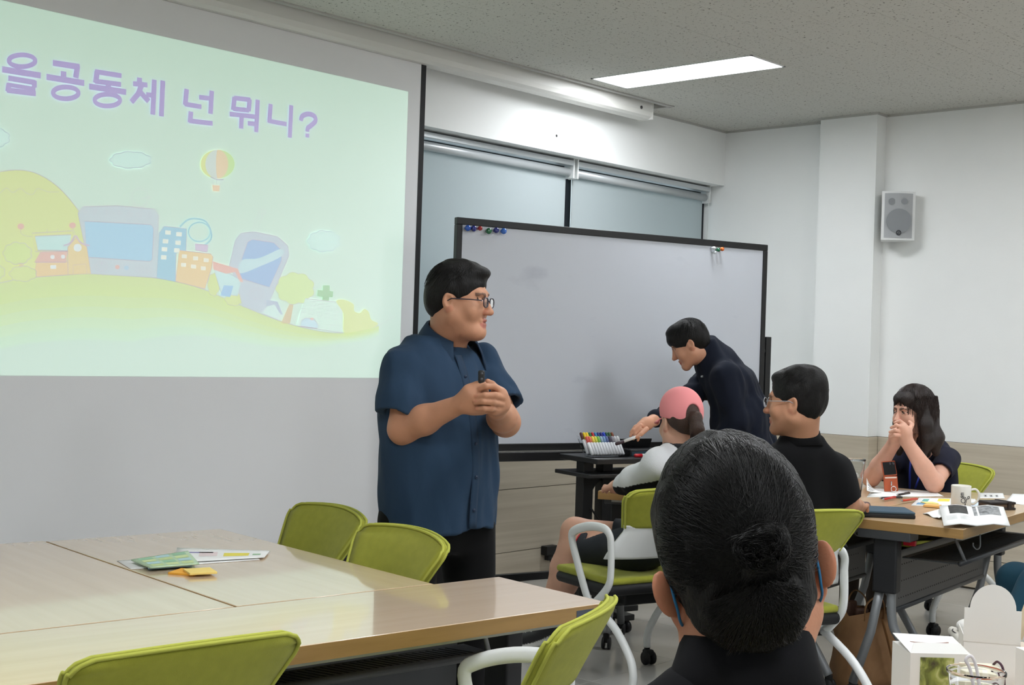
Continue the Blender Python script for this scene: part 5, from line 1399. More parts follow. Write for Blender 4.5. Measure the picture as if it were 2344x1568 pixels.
    bm = M('hair_brown', (58, 38, 28), .45, var=.25, vscale=3, bump=.5, bscale=60, stretch=(6, 6, 1))
    def ex(S_, pp):
        S_.chain([pp(0, -.105, .020), pp(0, -.140, .018), pp(-.002, -.155, -.03), pp(-.006, -.150, -.09), pp(-.008, -.140, -.145)], [.024, .026, .028, .024, .012], .012)
    h = hairdo(P, o, hc_, A, .97, m=bm, front=.05, nape=-.035, vol=.98, seed=6, n=0, extra=ex)
    rnd = random.Random(8); roots = []
    for i in range(420):
        a = rnd.uniform(0, 6.28); r = math.sqrt(rnd.random()); pts = []
        for (x, y, z, rr) in ((0, -.115, .024, .018), (0, -.142, .014, .026), (-.002, -.158, -.03, .03), (-.006, -.153, -.085, .027), (-.008, -.142, -.14, .02), (-.010, -.136, -.170, .010)):
            pts.append(p(x + rr * r * math.cos(a) + rnd.gauss(0, .001), y + rr * r * math.sin(a) * .8, z))
        roots.append([np.array(q) for q in catmull(pts, 2)])
    strands('hair_strand', roots, h, strandb_m, o, .0011, .5)
build_cap_woman()
# ================================================================== MAN BENDING AT THE WHITEBOARD
def build_bent_man():
    D0 = 7.0
    hc_ = pt(1577, 788, D0); A = frame(dirv(-.86, .16, -.48), dirv(-.48, .1, .86))
    base = pt(1712, 784, 7.15) * (1, 1, 0); o = base.copy()
    P = person(base, 'young man in dark navy jacket bending to put markers back by the whiteboard')
    S = Sdf(); p = head(S, hc_, A, .95)
    nb = pt(1616, 806, 7.02); neck(S, hc_, A, nb, .054, .052, .95)
    hip = pt(1716, 1075, 7.15); lat = dirv(.3, .95)
    S.chain([nb, pt(1665, 900, 7.06), hip], [.05, .10, .11], .05)
    shN, elN, wrN = pt(1662, 866, 6.90), pt(1688, 962, 6.88), pt(1640, 1010, 6.90)
    shF, elF, wrF = pt(1620, 872, 7.18), pt(1548, 938, 7.00), pt(1497, 962, 6.80)
    S.chain([shN, elN, wrN], [.05, .04, .03], .03); S.chain([shF, elF, wrF], [.05, .04, .028], .03)
    # hand picking a marker
    q = lambda x, y, d: pt(x, y, d)
    S.chain([wrF, q(1480, 970, 6.76), q(1468, 976, 6.74)], [.027, .031, .027], .02)
    fr = .0092
    S.chain([q(1470, 968, 6.73), q(1454, 977, 6.72), q(1444, 990, 6.71)], [fr * 1.1, fr, fr * .85], .004)
    S.chain([q(1467, 974, 6.71), q(1451, 985, 6.70), q(1443, 998, 6.70)], [fr * 1.1, fr, fr * .85], .004)
    S.chain([q(1466, 981, 6.70), q(1455, 993, 6.69), q(1450, 1005, 6.69)], [fr, fr * .95, fr * .8], .004)
    S.chain([q(1470, 986, 6.70), q(1463, 998, 6.69), q(1460, 1008, 6.69)], [fr, fr * .9, fr * .75], .004)
    S.chain([q(1480, 982, 6.70), q(1467, 994, 6.67), q(1457, 1001, 6.66)], [.013, .011, .009], .006)
    arm_hand_rest(S, wrN, frame(dirv(-1, .2, -.4)))
    S.build('body', skin_m, P, o, res=.0042, pal=[(206, 152, 124), SKIN[1], SKIN[2], SKIN[3], (194, 132, 106), SKIN[5]])
    T = Sdf(); sp = [(1612, 794, .064), (1642, 838, .098), (1672, 884, .128), (1696, 955, .142), (1708, 1030, .146), (1714, 1100, .146)]
    for sgn in (-1, 1): T.chain([pt(x, y, 7.03 + .02 * i) + lat * sgn * min(.085, .03 * i) for i, (x, y, r) in enumerate(sp)], [r for x, y, r in sp], .04)
    T.chain([shN + UP * .01, elN, elN + (wrN - elN) * .85], [.084, .070, .052], .03)
    T.chain([shF, elF, elF + (wrF - elF) * .84], [.076, .064, .049], .03)
    ax = (nb - pt(1672, 884, 7.06)); ax /= np.linalg.norm(ax)
    T.plane(pt(1606, 781, 7.02), ax * .7 + UP * .3 + dirv(.15, 0), .006)
    T.cone(nb - ax * .01, nb + ax * .10, .056, .066, .006, 0, '-')
    m = cloth('jacket_navy', (24, 29, 42), .9)
    f1 = folds(.007, 17, (1, 1, .7), 2); f2 = folds(.0035, 44, (1, 1, .7), 9)
    j = T.build('jacket', m, P, o, res=.0065, disp=lambda X: f1(X) + f2(X))
    LA = frame(dirv(-.9, .3)); CA = frame(dirv(-.9, .3, -.2), ax)
    rows = [[nb + CA @ np.array([math.sin(t) * rr, -math.cos(t) * rr, 0]) + ax * (dz + .02 * (1 + math.cos(t)) / 2) for t in np.linspace(-2.75, 2.75, 34)] for rr, dz in ((.061, .048), (.065, .046), (.070, -.01))]
    strip_solid(np.array(rows) - o, .005).build('collar', m, j)
    for a_, b_, r_ in ((elF, wrF, .047), (elN, wrN, .048)):
        c_ = a_ + (b_ - a_) * .86; n = (b_ - a_) / np.linalg.norm(b_ - a_)
        B().tube([c_ - n * .022 - o, c_ + n * .022 - o], [r_, r_ * .9], 20).build('cuff', m, j)
    zp = pt(1607, 862, 6.90); B().b2(zp - o - .006, zp - o + .006, .003).build('zip_pull', M('zip_metal', (150, 152, 155), .3, metal=.8), j)
    L = Sdf(); L.ell(hip, (.17, .14, .13), LA, .04)
    for s in (-1, 1):
        k = np.array([hip[0], hip[1], .48]) + LA @ np.array([s * .10, .03, 0]); a = np.array([hip[0], hip[1], .085]) + LA @ np.array([s * .11, .0, 0])
        L.chain([hip + LA @ np.array([s * .09, 0, -.03]), k, a], [.10, .075, .06], .04)
        F = Sdf(); h = a * (1, 1, 0); F.ell(h + LA @ np.array([0, .06, .035]), (.045, .13, .04), LA, .02); F.ell(h + LA @ np.array([0, -.02, .06]), (.04, .06, .05), LA, .03); F.plane(h + UP * .004, -UP, .003); F.build('shoe', dark_sh, P, o, res=.008)
    L.build('trousers', cloth('trousers_dark', (20, 22, 30), .9), P, o, res=.008)
    hairdo(P, o, hc_, A, .95, front=.026, nape=-.085, vol=1.05, fringe=[((0, .070, .062), (.058, .034, .038)), ((0, .02, .104), (.062, .07, .034))], seed=12, n=460, flow=(0, .4, 0), cut=.104, side=-.008, back=1.05)
build_bent_man()
# ================================================================== LONG HAIRED WOMAN
def build_woman():
    D0 = 6.72
    hc_ = pt(2088, 944, D0); A = frame(dirv(-.86, -.46, -.05)); TA = frame(dirv(-.90, -.42))
    base = pt(2128, 784, 7.06) * (1, 1, 0); o = base.copy()
    P = person(base, 'long haired woman in navy top resting chin on clasped hands')
    S = Sdf(); p = head(S, hc_, A, .99)
    nb = pt(2112, 1030, 6.88); neck(S, hc_, A, nb, .05, .052)
    S.loft(o, TA, [(.5, 0, 0, .14, .10), (.8, 0, 0, .14, .10), (.95, 0, 0, .12, .08), (1.0, 0, 0, .06, .05)])
    shN, elN, wrN = pt(2172, 1050, 6.88), pt(2138, 1106, 6.60), pt(2075, 1010, 6.55)
    shF, elF, wrF = pt(2056, 1050, 7.12), pt(1994, 1094, 6.82), pt(2046, 1015, 6.67)
    S.chain([shN, elN, wrN], [.05, .041, .027], .02); S.chain([elN, elN + (wrN - elN) * .35, wrN], [.042, .041, .026], .02)
    S.chain([shF, elF, wrF], [.05, .040, .027], .02); S.chain([elF, elF + (wrF - elF) * .35, wrF], [.040, .040, .026], .02)
    q = pt; fr = .0085
    S.chain([wrN, q(2072, 990, 6.54), q(2066, 980, 6.53)], [.026, .031, .027], .02)
    S.chain([wrF, q(2050, 1000, 6.63), q(2054, 990, 6.59)], [.026, .030, .026], .02)
    for (x0, y0, x1, y1, x2, y2, d) in ((2072, 972, 2060, 964, 2048, 968, 6.44), (2066, 980, 2052, 973, 2040, 979, 6.425), (2062, 988, 2048, 984, 2037, 989, 6.415), (2060, 996, 2047, 995, 2038, 999, 6.415)):
        S.chain([q(x0, y0, d + .11), q(x1, y1, d + .09), q(x2, y2, d + .10)], [fr * 1.1, fr, fr * .85], .003)
    S.chain([q(2082, 985, 6.56), q(2088, 972, 6.59), q(2082, 966, 6.61)], [.013, .010, .009], .006)
    S.build('body', skin_m, P, o, res=.0034, pal=[(222, 172, 150), (196, 116, 108), SKIN[2], SKIN[3], (214, 146, 128), (112, 86, 74)])
    T = Sdf()
    def sleeve(a, b_, rr):
        n = (b_ - a) / np.linalg.norm(b_ - a); T.chain([a, b_], rr, .03); A_ = frame(np.cross(n, [.3, .2, .1]), n)
        T.box(b_ + n * .06, (.1, .1, .06), A_, .004, .004, 0, '-'); T.cone(b_ - n * .03, b_ + n * .05, rr[1] * .72, rr[1] * .9, .004, 0, '-')
    sleeve(shN, shN + (elN - shN) * .62, (.060, .064)); sleeve(shF, shF + (elF - shF) * .62, (.060, .064))
    T.loft(o, TA, [(.475, 0, .0, .195, .135), (.62, 0, .0, .19, .132), (.8, 0, .0, .19, .13), (.9, 0, .01, .19, .12), (.965, 0, .02, .16, .10), (1.0, 0, .025, .10, .08), (1.02, 0, .03, .075, .07)], .03)
    T.cone(nb + UP * -.02, nb + UP * .09, .056, .062, .006, 0, '-')
    m = cloth('top_navy', (26, 27, 44), .8, .25, 420)
    tp = T.build('top', m, P, o, res=.006, disp=folds(.004, 22, (1, 1, .6), 5))
    a0, a1, a2 = pt(2086, 1040, 6.92), pt(2083, 1075, 6.90), pt(2082, 1118, 6.90)
    B().tube([a0 - o, a1 - o, a2 - o], .006, 6, flat=.3).build('lanyard', M('lanyard_blue', (32, 52, 150), .6), tp)
    B().tube([pt(2106, 1085, 6.90) - o, pt(2095, 1118, 6.90) - o], .005, 6, flat=.3).build('lanyard', MATS['lanyard_blue'], tp)
    seated_legs(P, o, o + UP * .565, dirv(-.9, -.42), cloth('trousers_brown', (64, 54, 46), .8), dark_sh, L1=.40)
    # long hair
    hm = M('hair_darkbrown', (34, 24, 21), .42, var=.25, vscale=3, bump=.5, bscale=60, stretch=(6, 6, 1))
    H_ = Sdf()
    H_.ell(p(0, -.02, .042), np.array([.090, .108, .100]), A, .02); H_.ell(p(0, -.055, -.03), np.array([.088, .072, .09]), A, .04)
    for s in (-1, 1):
        H_.chain([p(s * .078, -.005, .03), p(s * .088, .000, -.06), p(s * .092, -.012, -.14), p(s * .085, .01, -.215)], [.022, .030, .032, .016], .03)
        H_.chain([p(s * .06, -.06, -.04), p(s * .08, -.075, -.13), p(s * .09, -.075, -.20)], [.04, .045, .022], .03)
    H_.chain([p(0, -.08, -.04), p(0, -.095, -.13), p(0, -.09, -.21)], [.06, .055, .03], .03)
    H_.ell(p(0, .056, .072), np.array([.064, .036, .034]), A, .02)
    H_.ell(p(0, .125, -.050), np.array([.064, .085, .118]), A, .008, 0, '-'); H_.ell(p(0, .10, -.10), np.array([.055, .09, .13]), A, .01, 0, '-')
    h = H_.build('hair', hm, P, o, res=.0048, disp=folds(.0028, 60, (1, 1, .25), 3))
    rnd = random.Random(5); roots = []
    for i in range(900):
        th = rnd.uniform(.9, 2 * math.pi - .9) if i % 5 else rnd.uniform(-1.2, 1.2); L_ = rnd.uniform(.6, 1.0); pts = []
        bang = abs(((th + math.pi) % (2 * math.pi)) - math.pi) < .85
        for k in range(10):
            t = k / 9 * L_
            if t < .4:
                ph = .12 + t / .4 * 1.35; d = np.array([math.sin(ph) * math.sin(th), math.sin(ph) * math.cos(th), math.cos(ph)]); q_ = np.array([0, -.02, .042]) + d * np.array([.0945, .113, .1055]); last = q_
                if bang and q_[2] < .050: break
            else:
                q_ = last + np.array([(last[0] * .12), (last[1] + .02) * .05 - .01, -.30 * (t - .4) / .6])
            pts.append(p(*(q_ + np.array([rnd.gauss(0, .0012), rnd.gauss(0, .0012), 0]))))
        if len(pts) > 3: roots.append(pts)
    strands('hair_strand', roots, h, M('hair_strand_dark', (40, 28, 24), .4), o, .0013, .4)
build_woman()
# ================================================================== PERSON IN TEAL, mostly outside the frame
def build_teal():
    base = pt(2590, 784, 4.95) * (1, 1, 0); o = base.copy(); fw = dirv(-.80, .60); A = frame(fw)
    P = person(base, 'seated person in teal trousers and white trainers, cut off at the picture edge')
    hip = o + UP * .565
    S = Sdf(); hc_ = o + UP * 1.2 + AF * .02; p = head(S, hc_, A, 1.0); nb = o + UP * 1.05; neck(S, hc_, A, nb)
    S.loft(o, A, [(.5, 0, 0, .14, .10), (.8, 0, 0, .14, .10), (.98, 0, 0, .13, .08), (1.05, 0, 0, .06, .05)])
    S.build('body', skin_m, P, o, res=.006, pal=SKIN)
    T = Sdf()
    for s in (-1, 1):
        sh = o + A @ np.array([s * .18, 0, 1.0]); el = o + A @ np.array([s * .22, .04, .74]); T.chain([sh, el, el + A @ np.array([-s * .05, .22, .03])], [.058, .05, .045], .03)
    T.loft(o, A, [(.47, 0, 0, .19, .14), (.62, 0, 0, .18, .13), (.82, 0, 0, .19, .12), (.97, 0, 0, .195, .10), (1.03, 0, 0, .15, .085), (1.07, 0, 0, .08, .07)], .04)
    T.build('shirt', cloth('shirt_grey', (90, 92, 98)), P, o, res=.009)
    L = Sdf(); L.ell(hip, (.17, .13, .10), A, .04)
    kn = pt(2378, 1338, 4.95); an = pt(2312, 1440, 4.86)
    L.chain([hip + A @ np.array([-.08, 0, 0]), kn, an], [.09, .068, .052], .03)
    k2 = hip + A @ np.array([.12, .43, -.03]); a2 = k2 * (1, 1, 0) + UP * .09; L.chain([hip + A @ np.array([.08, 0, 0]), k2, a2], [.09, .065, .05], .03)
    L.build('trousers', cloth('trousers_teal', (32, 66, 82), .85), P, o, res=.007, disp=folds(.003, 22, (1, 1, 1), 3))
    def trainer(h, FA):
        F = Sdf()
        F.ell(h + FA @ np.array([0, .06, .0]), (.046, .115, .042), FA, .02, 0); F.ell(h + FA @ np.array([0, -.035, .022]), (.042, .06, .058), FA, .03, 0)
        F.box(h + FA @ np.array([0, .04, -.040]), (.046, .14, .016), FA, .014, .004, 1)
        for zz in (-.022, -.006): F.cone(h + FA @ np.array([-.06, .17, zz]), h + FA @ np.array([.06, .17, zz]), .0, .0, .001, 1, 'p')
        f = F.build('trainer', M('trainer_white', (230, 228, 222), .6, attr='Col'), P, o, res=.0045, pal=[(232, 230, 226), (212, 208, 198)])
        ln = M('trainer_line', (70, 66, 66), .7)
        for zz, r_ in ((-.027, .0465), (-.052, .0465)):
            B().tube([h + FA @ np.array([math.sin(t) * r_ * 1.02, .04 + math.cos(t) * .1405 * (1 if abs(t) < 1.57 else .98), zz]) - o for t in np.linspace(-1.7, 1.7, 30)], .0022, 6).build('sole_line', ln, f)
        B().tube([h + FA @ np.array([math.sin(t) * .038, .085 + math.cos(t) * .055, .040 - .02 * math.cos(t)]) - o for t in np.linspace(-1.6, 1.6, 16)], .0018, 6).build('toe_seam', ln, f)
        for k in range(4): B().tube([h + FA @ np.array([-.022, .03 - k * .018, .050 + k * .007]) - o, h + FA @ np.array([0, .034 - k * .018, .058 + k * .007]) - o, h + FA @ np.array([.022, .03 - k * .018, .050 + k * .007]) - o], .0028, 6).build('lace', M('lace_white', (235, 235, 232), .8), f)
    FA = frame(dirv(-.92, -.1, .22), dirv(.15, -.25, .95)); trainer(pt(2292, 1456, 4.80), FA)
    trainer(a2 + UP * -.03 + A @ np.array([0, .03, 0]), A)
    hairdo(P, o, hc_, A, 1.0, n=0)
build_teal()
# ================================================================== THINGS ON THE TABLES
paper_m = M('paper_white', (240, 240, 238), .8, var=.01)
ink_m = M('print_ink', (40, 42, 48), .7)
def sheet(name, corners, label, cat='paper', group=None, th=.0012, m=None, lift=None):
    """a flat sheet given by its four corners on the table (z lifted per corner)"""
    C = [np.array(c, float) for c in corners]; o = sum(C) / 4
    rows = [[C[0] + (C[1] - C[0]) * u + (C[3] - C[0]) * v + (C[2] - C[1] - C[3] + C[0]) * u * v - o + UP * (lift(u, v) if lift else 0) for u in np.linspace(0, 1, 9)] for v in np.linspace(0, 1, 7)]
    ob = strip_solid(rows, th).build(name, m or paper_m, None, tuple(o)); tag(ob, label, cat, group)
    def at(u, v, h=.0012):
        return C[0] + (C[1] - C[0]) * u + (C[3] - C[0]) * v + (C[2] - C[1] - C[3] + C[0]) * u * v - o + UP * ((lift(u, v) if lift else 0) + h)
    def patch(nm, u0, v0, u1, v1, mm, h=.0011, n=4):
        b = B()
        for i in range(n):
            for j in range(n):
                a, b_ = u0 + (u1 - u0) * i / n, u0 + (u1 - u0) * (i + 1) / n; c, d = v0 + (v1 - v0) * j / n, v0 + (v1 - v0) * (j + 1) / n
                b.poly([at(a, c, h), at(b_, c, h), at(b_, d, h), at(a, d, h)])
        return b.build(nm, mm, ob)
    ob_at = (ob, at, patch); return ob_at
def T_(px, py, h=.0): return ptz(px, py, TZ + h) 
def flatc(c, yaw, w, d, z): # rectangle corners around c
    x = unit(yaw); y = np.array([-x[1], x[0], 0]); c = np.array([c[0], c[1], z])
    return [c - x * w / 2 - y * d / 2, c + x * w / 2 - y * d / 2, c + x * w / 2 + y * d / 2, c - x * w / 2 + y * d / 2]
z_ = TZ + .0012
# --- near table: loose papers and notes
gp = 'loose papers on the large table'
def q4(*pp, h=.0012): return [ptz(x, y, TZ + h) for x, y in pp]
sheet('paper_sheet', q4((268, 1284), (300, 1303), (595, 1281), (560, 1262)), 'bottom white sheet of the loose paper pile beside the sticky notes', 'paper', gp)
ob, at, patch = sheet('paper_sheet', q4((400, 1288), (605, 1276), (618, 1261), (405, 1254), h=.006), 'white handout with a yellow printed patch on the paper pile', 'paper', gp)
patch('print', .52, .30, .80, .62, M('print_yellow', (236, 222, 90), .7)); patch('print', .25, .35, .45, .7, M('print_palepink', (232, 214, 214), .7)); patch('print', .12, .62, .4, .7, M('print_violet', (150, 140, 190), .7)); patch('print', .84, .36, .93, .52, M('print_green', (150, 190, 150), .7))
ob, at, patch = sheet('brochure', q4((300, 1282), (345, 1300), (456, 1291), (430, 1262), h=.012), 'green and blue patterned brochure on top of the paper pile', 'brochure', None, .004, M('brochure_green', (186, 212, 178), .5))
gc = [(150, 196, 160), (206, 222, 160), (176, 210, 214), (196, 214, 150)]
for i in range(4):
    for j in range(3): patch('print', .06 + i * .23, .08 + j * .3, .24 + i * .23, .32 + j * .3, M('brochure_p%d' % ((i + j * 2) % 4), gc[(i + j * 2) % 4], .5), .0026, 1)
ob, at, patch = sheet('brochure', q4((340, 1302), (440, 1295), (436, 1289), (336, 1296), h=.0062), 'blue edged leaflet under the green brochure', 'brochure', None, .004, M('brochure_blue', (150, 186, 214), .5))
def note(px, py, yaw, label, rgb, h=0.0, s=.076, th=.006):
    o = empty('sticky_notes', tuple(ptz(px, py, TZ + h)), yaw, label, 'sticky notes')
    B().b2((-s / 2, -s / 2, 0), (s / 2, s / 2, th), .0008).build('pad', M('note_%d_%d_%d' % rgb, rgb, .75), o); return o
note(428, 1312, .5, 'orange sticky note pad under the yellow one beside the papers', (244, 176, 64))
note(458, 1310, -.35, 'yellow sticky note pad on top beside the papers', (250, 220, 128), .0062)
# --- right table
sheet('paper_sheet', q4((1984, 1138), (2160, 1136), (2140, 1125), (1998, 1118)), 'large white sheet under the flip phone', 'paper', 'papers on the discussion table')
ob, at, patch = sheet('paper_sheet', q4((1984, 1131), (2018, 1127), (2004, 1119), (1983, 1119), h=.004), 'white printed page curling up beside the iced drink', 'paper', 'papers on the discussion table', lift=lambda u, v:   .055 * (1 - u) ** 2 * (.3 + .7 * v))
patch('print', .12, .55, .5, .62, ink_m); patch('print', .12, .3, .6, .35, ink_m); patch('print', .12, .15, .45, .19, ink_m)
ob, at, patch = sheet('paper_sheet', q4((2085, 1157), (2240, 1160), (2232, 1142), (2105, 1139)), 'coloured handout sheet behind the white mug', 'paper', 'papers on the discussion table')
patch('print', .06, .1, .3, .35, M('print_blueish', (120, 160, 190), .7)); patch('print', .35, .55, .55, .9, M('print_yellow', (236, 222, 90), .7)); patch('print', .1, .5, .2, .8, M('print_teal', (110, 180, 170), .7))
sheet('paper_sheet', q4((2226, 1160), (2290, 1152), (2262, 1146), (2222, 1150), h=.004), 'pale blue sheet beside the mug handle', 'paper', 'papers on the discussion table', m=M('paper_blue', (206, 220, 236), .8))
ob, at, patch = sheet('name_card', q4((2240, 1140), (2300, 1141), (2296, 1129), (2238, 1128)), 'white name card with three printed letters behind the wallet', 'card')
for u in (.28, .50, .72):
    patch('letter', u - .06, .48, u + .06, .56, ink_m, n=1); patch('letter', u - .02, .3, u + .02, .48, ink_m, n=1); patch('letter', u - .06, .24, u + .06, .3, ink_m, n=1)
sheet('paper_sheet', q4((2300, 1150), (2360, 1158), (2360, 1132), (2318, 1130)), 'white sheet lying past the wallet at the table end', 'paper', 'papers on the discussion table')
sheet('paper_sheet', q4((2112, 1176), (2150, 1190), (2180, 1172), (2140, 1168)), 'crumpled white paper scrap tucked under the booklet', 'paper', 'papers on the discussion table', lift=lambda u, v: .008 * math.sin(u * 5) ** 2)
note(2134, 1160, .3, 'orange sticky note pad beside the mug', (240, 186, 112), .002, .07, .009)
note(2128, 1152, .9, 'pale yellow sticky note pad behind the orange one by the mug', (242, 224, 140), .0025, .06, .004)
# pencils and pens in a clear sleeve
for k, (x0, y0, x1, y1, c, lab) in enumerate(((2012, 1140, 2100, 1137, (40, 36, 38), 'dark pen lying among red pens in front of the phone'), (2020, 1143, 2075, 1134, (196, 48, 40), 'red pen lying across the dark pen in front of the phone'), (2062, 1146, 2118, 1140, (206, 70, 44), 'orange red pen nearest the coloured handout'), (2052, 1133, 2093, 1127, (34, 28, 34), 'black pen lying on the white sheet by the phone'))):
    a, b_ = ptz(x0, y0, TZ + .008 + .003 * k), ptz(x1, y1, TZ + .008 + .003 * k); L_ = min(np.linalg.norm(b_ - a), .145); d = (b_ - a) / np.linalg.norm(b_ - a)
    o = empty('pen', tuple(a), 0, lab, 'pen', 'pens on the discussion table'); m = M('pen_%d' % k, c, .35)
    B().tube([d * .012, d * L_], .0052, 10).build('barrel', m, o); B().tube([d * .0, d * .012], [.0012, .0050], 8).build('tip', M('pen_tip', (180, 182, 186), .3, metal=.7), o)
    B().tube([d * L_ * .6 + UP * .005, d * L_ * .95 + UP * .006], .0014, 6).build('clip', m, o)
# flip phone half folded, standing
fo = empty('flip_phone', tuple(ptz(2040, 1125, TZ + .004)), 0, 'orange flip phone with ring holder propped up on the papers', 'phone')
FA = frame(dirv(.12, -.97, .12), dirv(-.06, .12, .98)); FB = frame(dirv(.12, -.97, .25), dirv(-.12, .22, .96))
ph_m = M('phone_orange', (176, 84, 50), .4); pk = M('phone_black', (22, 23, 26), .2)
B().box(FA @ np.array([0, 0, .038]), (.072, .010, .076), FA, .004).build('lower_half', ph_m, fo)
top0 = FA @ np.array([0, 0, .078])
u = B().box(top0 + FB @ np.array([0, 0, .036]), (.072, .009, .074), FB, .004).build('upper_half', ph_m, fo)
B().box(top0 + FB @ np.array([0, .0048, .036]), (.064, .002, .064), FB, .0008).build('cover_screen', pk, u)
for x in (-.024, -.006): B().lathe([(.0001, 0), (.0065, 0), (.006, .002), (.0001, .002)], top0 + FB @ np.array([x, .006, .060]), 14, np.array([FB[:, 0], -FB[:, 2], FB[:, 1]]).T).build('camera_lens', M('phone_lens', (60, 62, 70), .15, coat=.5), u)
B().box(FA @ np.array([0, .0055, .068]), (.060, .0015, .006), FA, .0005).build('label_strip', M('phone_label', (226, 214, 204), .5), fo)
rg = B(); rg.tube([FA @ np.array([-.004 + .013 * math.cos(t), .022, .012 + .013 * math.sin(t)]) for t in np.linspace(0, 6.283, 22)[:-1]], .0022, 8, closed=True); rg.tube([FA @ np.array([.0, .008, .05]), FA @ np.array([.002, .012, .028])], .004, 8, flat=.5); rg.build('ring_holder', M('ring_silver', (214, 208, 204), .25, metal=.7), fo)
# tablet in a slate blue folio
p1, p2 = ptz(1973, 1184, TZ), ptz(2096, 1189, TZ); e1 = (p2 - p1); w_ = np.linalg.norm(e1); yaw = math.atan2(e1[1], e1[0])
tb = empty('tablet_case', tuple(p1), yaw, 'tablet in a slate blue folio case on the table corner', 'tablet')
B().b2((0, 0, 0), (w_, .20, .018), .005).build('case_back', M('folio_black', (24, 25, 28), .6), tb); B().b2((.001, .001, .018), (w_ - .001, .199, .028), .004).build('cover', M('folio_blue', (62, 84, 100), .75, bump=.15, bscale=500), tb)
# mug
mg_o = empty('mug', tuple(ptz(2199, 1162, TZ + .002)), 0, 'white ceramic mug printed with black lettering', 'mug')
mug_m = M('mug_ceramic', (236, 232, 222), .2, coat=.4)
B().lathe([(.036, 0), (.0415, .003), (.043, .01), (.0435, .098), (.042, .101), (.040, .098), (.039, .012), (.0001, .008)], (0, 0, 0), 32).build('cup', mug_m, mg_o)
hd = dirv(1, -.15); B().tube(catmull([hd * .041 + UP * .082, hd * .062 + UP * .085, hd * .076 + UP * .066, hd * .072 + UP * .038, hd * .055 + UP * .020, hd * .041 + UP * .022], 6), .0065, 10, flat=.8).build('handle', mug_m, mg_o)
mk = M('mug_print', (30, 30, 32), .4)
def mp(u, v):                                    # print position on the wall of the mug, metres
    a = u / .0437; d = dirv(math.sin(a - .05), -math.cos(a - .05)); return d * .0440 + UP * v
def mstroke(nm, P, r=.0013): B().tube([mp(*q) for q in P], r, 5).build(nm, mk, mg_o)
mstroke('lettering', [(-.012, .070), (.0, .070)]); mstroke('lettering', [(-.012, .064), (.0, .064)]); mstroke('lettering', [(-.012, .070), (-.012, .058)]); mstroke('lettering', [(-.012, .058), (.0, .058)]); mstroke('lettering', [(-.015, .053), (.003, .053)]); mstroke('lettering', [(-.006, .058), (-.006, .053)])
mstroke('lettering', [(-.002 + .009 * math.cos(t), .036 + .010 * math.sin(t)) for t in np.linspace(0, 6.28, 18)]); mstroke('lettering', [(-.012, .050), (.008, .049)]); mstroke('lettering', [(.008, .052), (.012, .040), (.022, .046)]); mstroke('lettering', [(.024 + .006 * math.cos(t), .050 + .006 * math.sin(t)) for t in np.linspace(0, 6.28, 14)]); mstroke('lettering', [(.006, .026), (.008, .016), (.004, .016)], .0017); mstroke('lettering', [(.012, .040), (.010, .026)])
# iced drink
cp_o = empty('iced_drink', tuple(ptz(1956, 1131, TZ)), 0, 'clear plastic cup of iced milky coffee beside the man in black', 'drink')
clr = M('clear_plastic', (245, 248, 250), .06, trans=1.0, ior=1.18)
B().lathe([(.030, 0), (.032, .002), (.046, .160), (.0475, .163), (.0475, .168), (.0455, .168), (.044, .158), (.0305, .006), (.0001, .004)], (0, 0, 0), 28).build('cup', clr, cp_o)
B().lathe([(.0001, .006), (.0298, .006), (.0355, .075), (.0001, .077)], (0, 0, 0), 24).build('coffee', M('milky_coffee', (206, 168, 136), .3), cp_o)
ice = B(); rr = random.Random(2)
for k in range(7): ice.box((rr.uniform(-.016, .016), rr.uniform(-.016, .016), .082 + rr.uniform(0, .018)), (.019, .019, .017), rz3(rr.uniform(0, 3)), .004)
ice.build('ice_cubes', M('ice', (238, 232, 224), .25), cp_o, kind='stuff')
B().lathe([(.0485, .163), (.0490, .167), (.0485, .171), (.045, .173), (.044, .171), (.0001, .171)], (0, 0, 0), 28).build('lid', clr, cp_o)
# wallet and pouch
wl = empty('wallet', tuple(ptz(2266, 1168, TZ)), math.radians(-32), 'thick dark brown leather wallet with strap by the booklet', 'wallet')
lm = M('leather_dark', (38, 29, 28), .5, bump=.2, bscale=300)
B().b2((0, 0, 0), (.135, .095, .011), .003).build('back_cover', lm, wl); B().b2((.004, .004, .011), (.130, .092, .025), .002).build('pages', M('wallet_pages', (96, 76, 62), .7), wl); B().b2((0, 0, .025), (.135, .095, .036), .003).build('front_cover', lm, wl)
B().b2((.092, -.003, -.0), (.112, .098, .039), .003).build('strap', lm, wl)
po = empty('leather_pouch', tuple(ptz(1978, 1166, TZ)), .4, 'small brown leather pouch beside the tablet folio', 'pouch')
B().box((0, 0, .016), (.075, .05, .032), None, .014).build('pouch', M('leather_mauve', (96, 74, 70), .5), po); B().b2((-.03, -.026, .012), (.03, -.0245, .018)).build('zip', M('zip_dark', (40, 36, 38), .4), po)
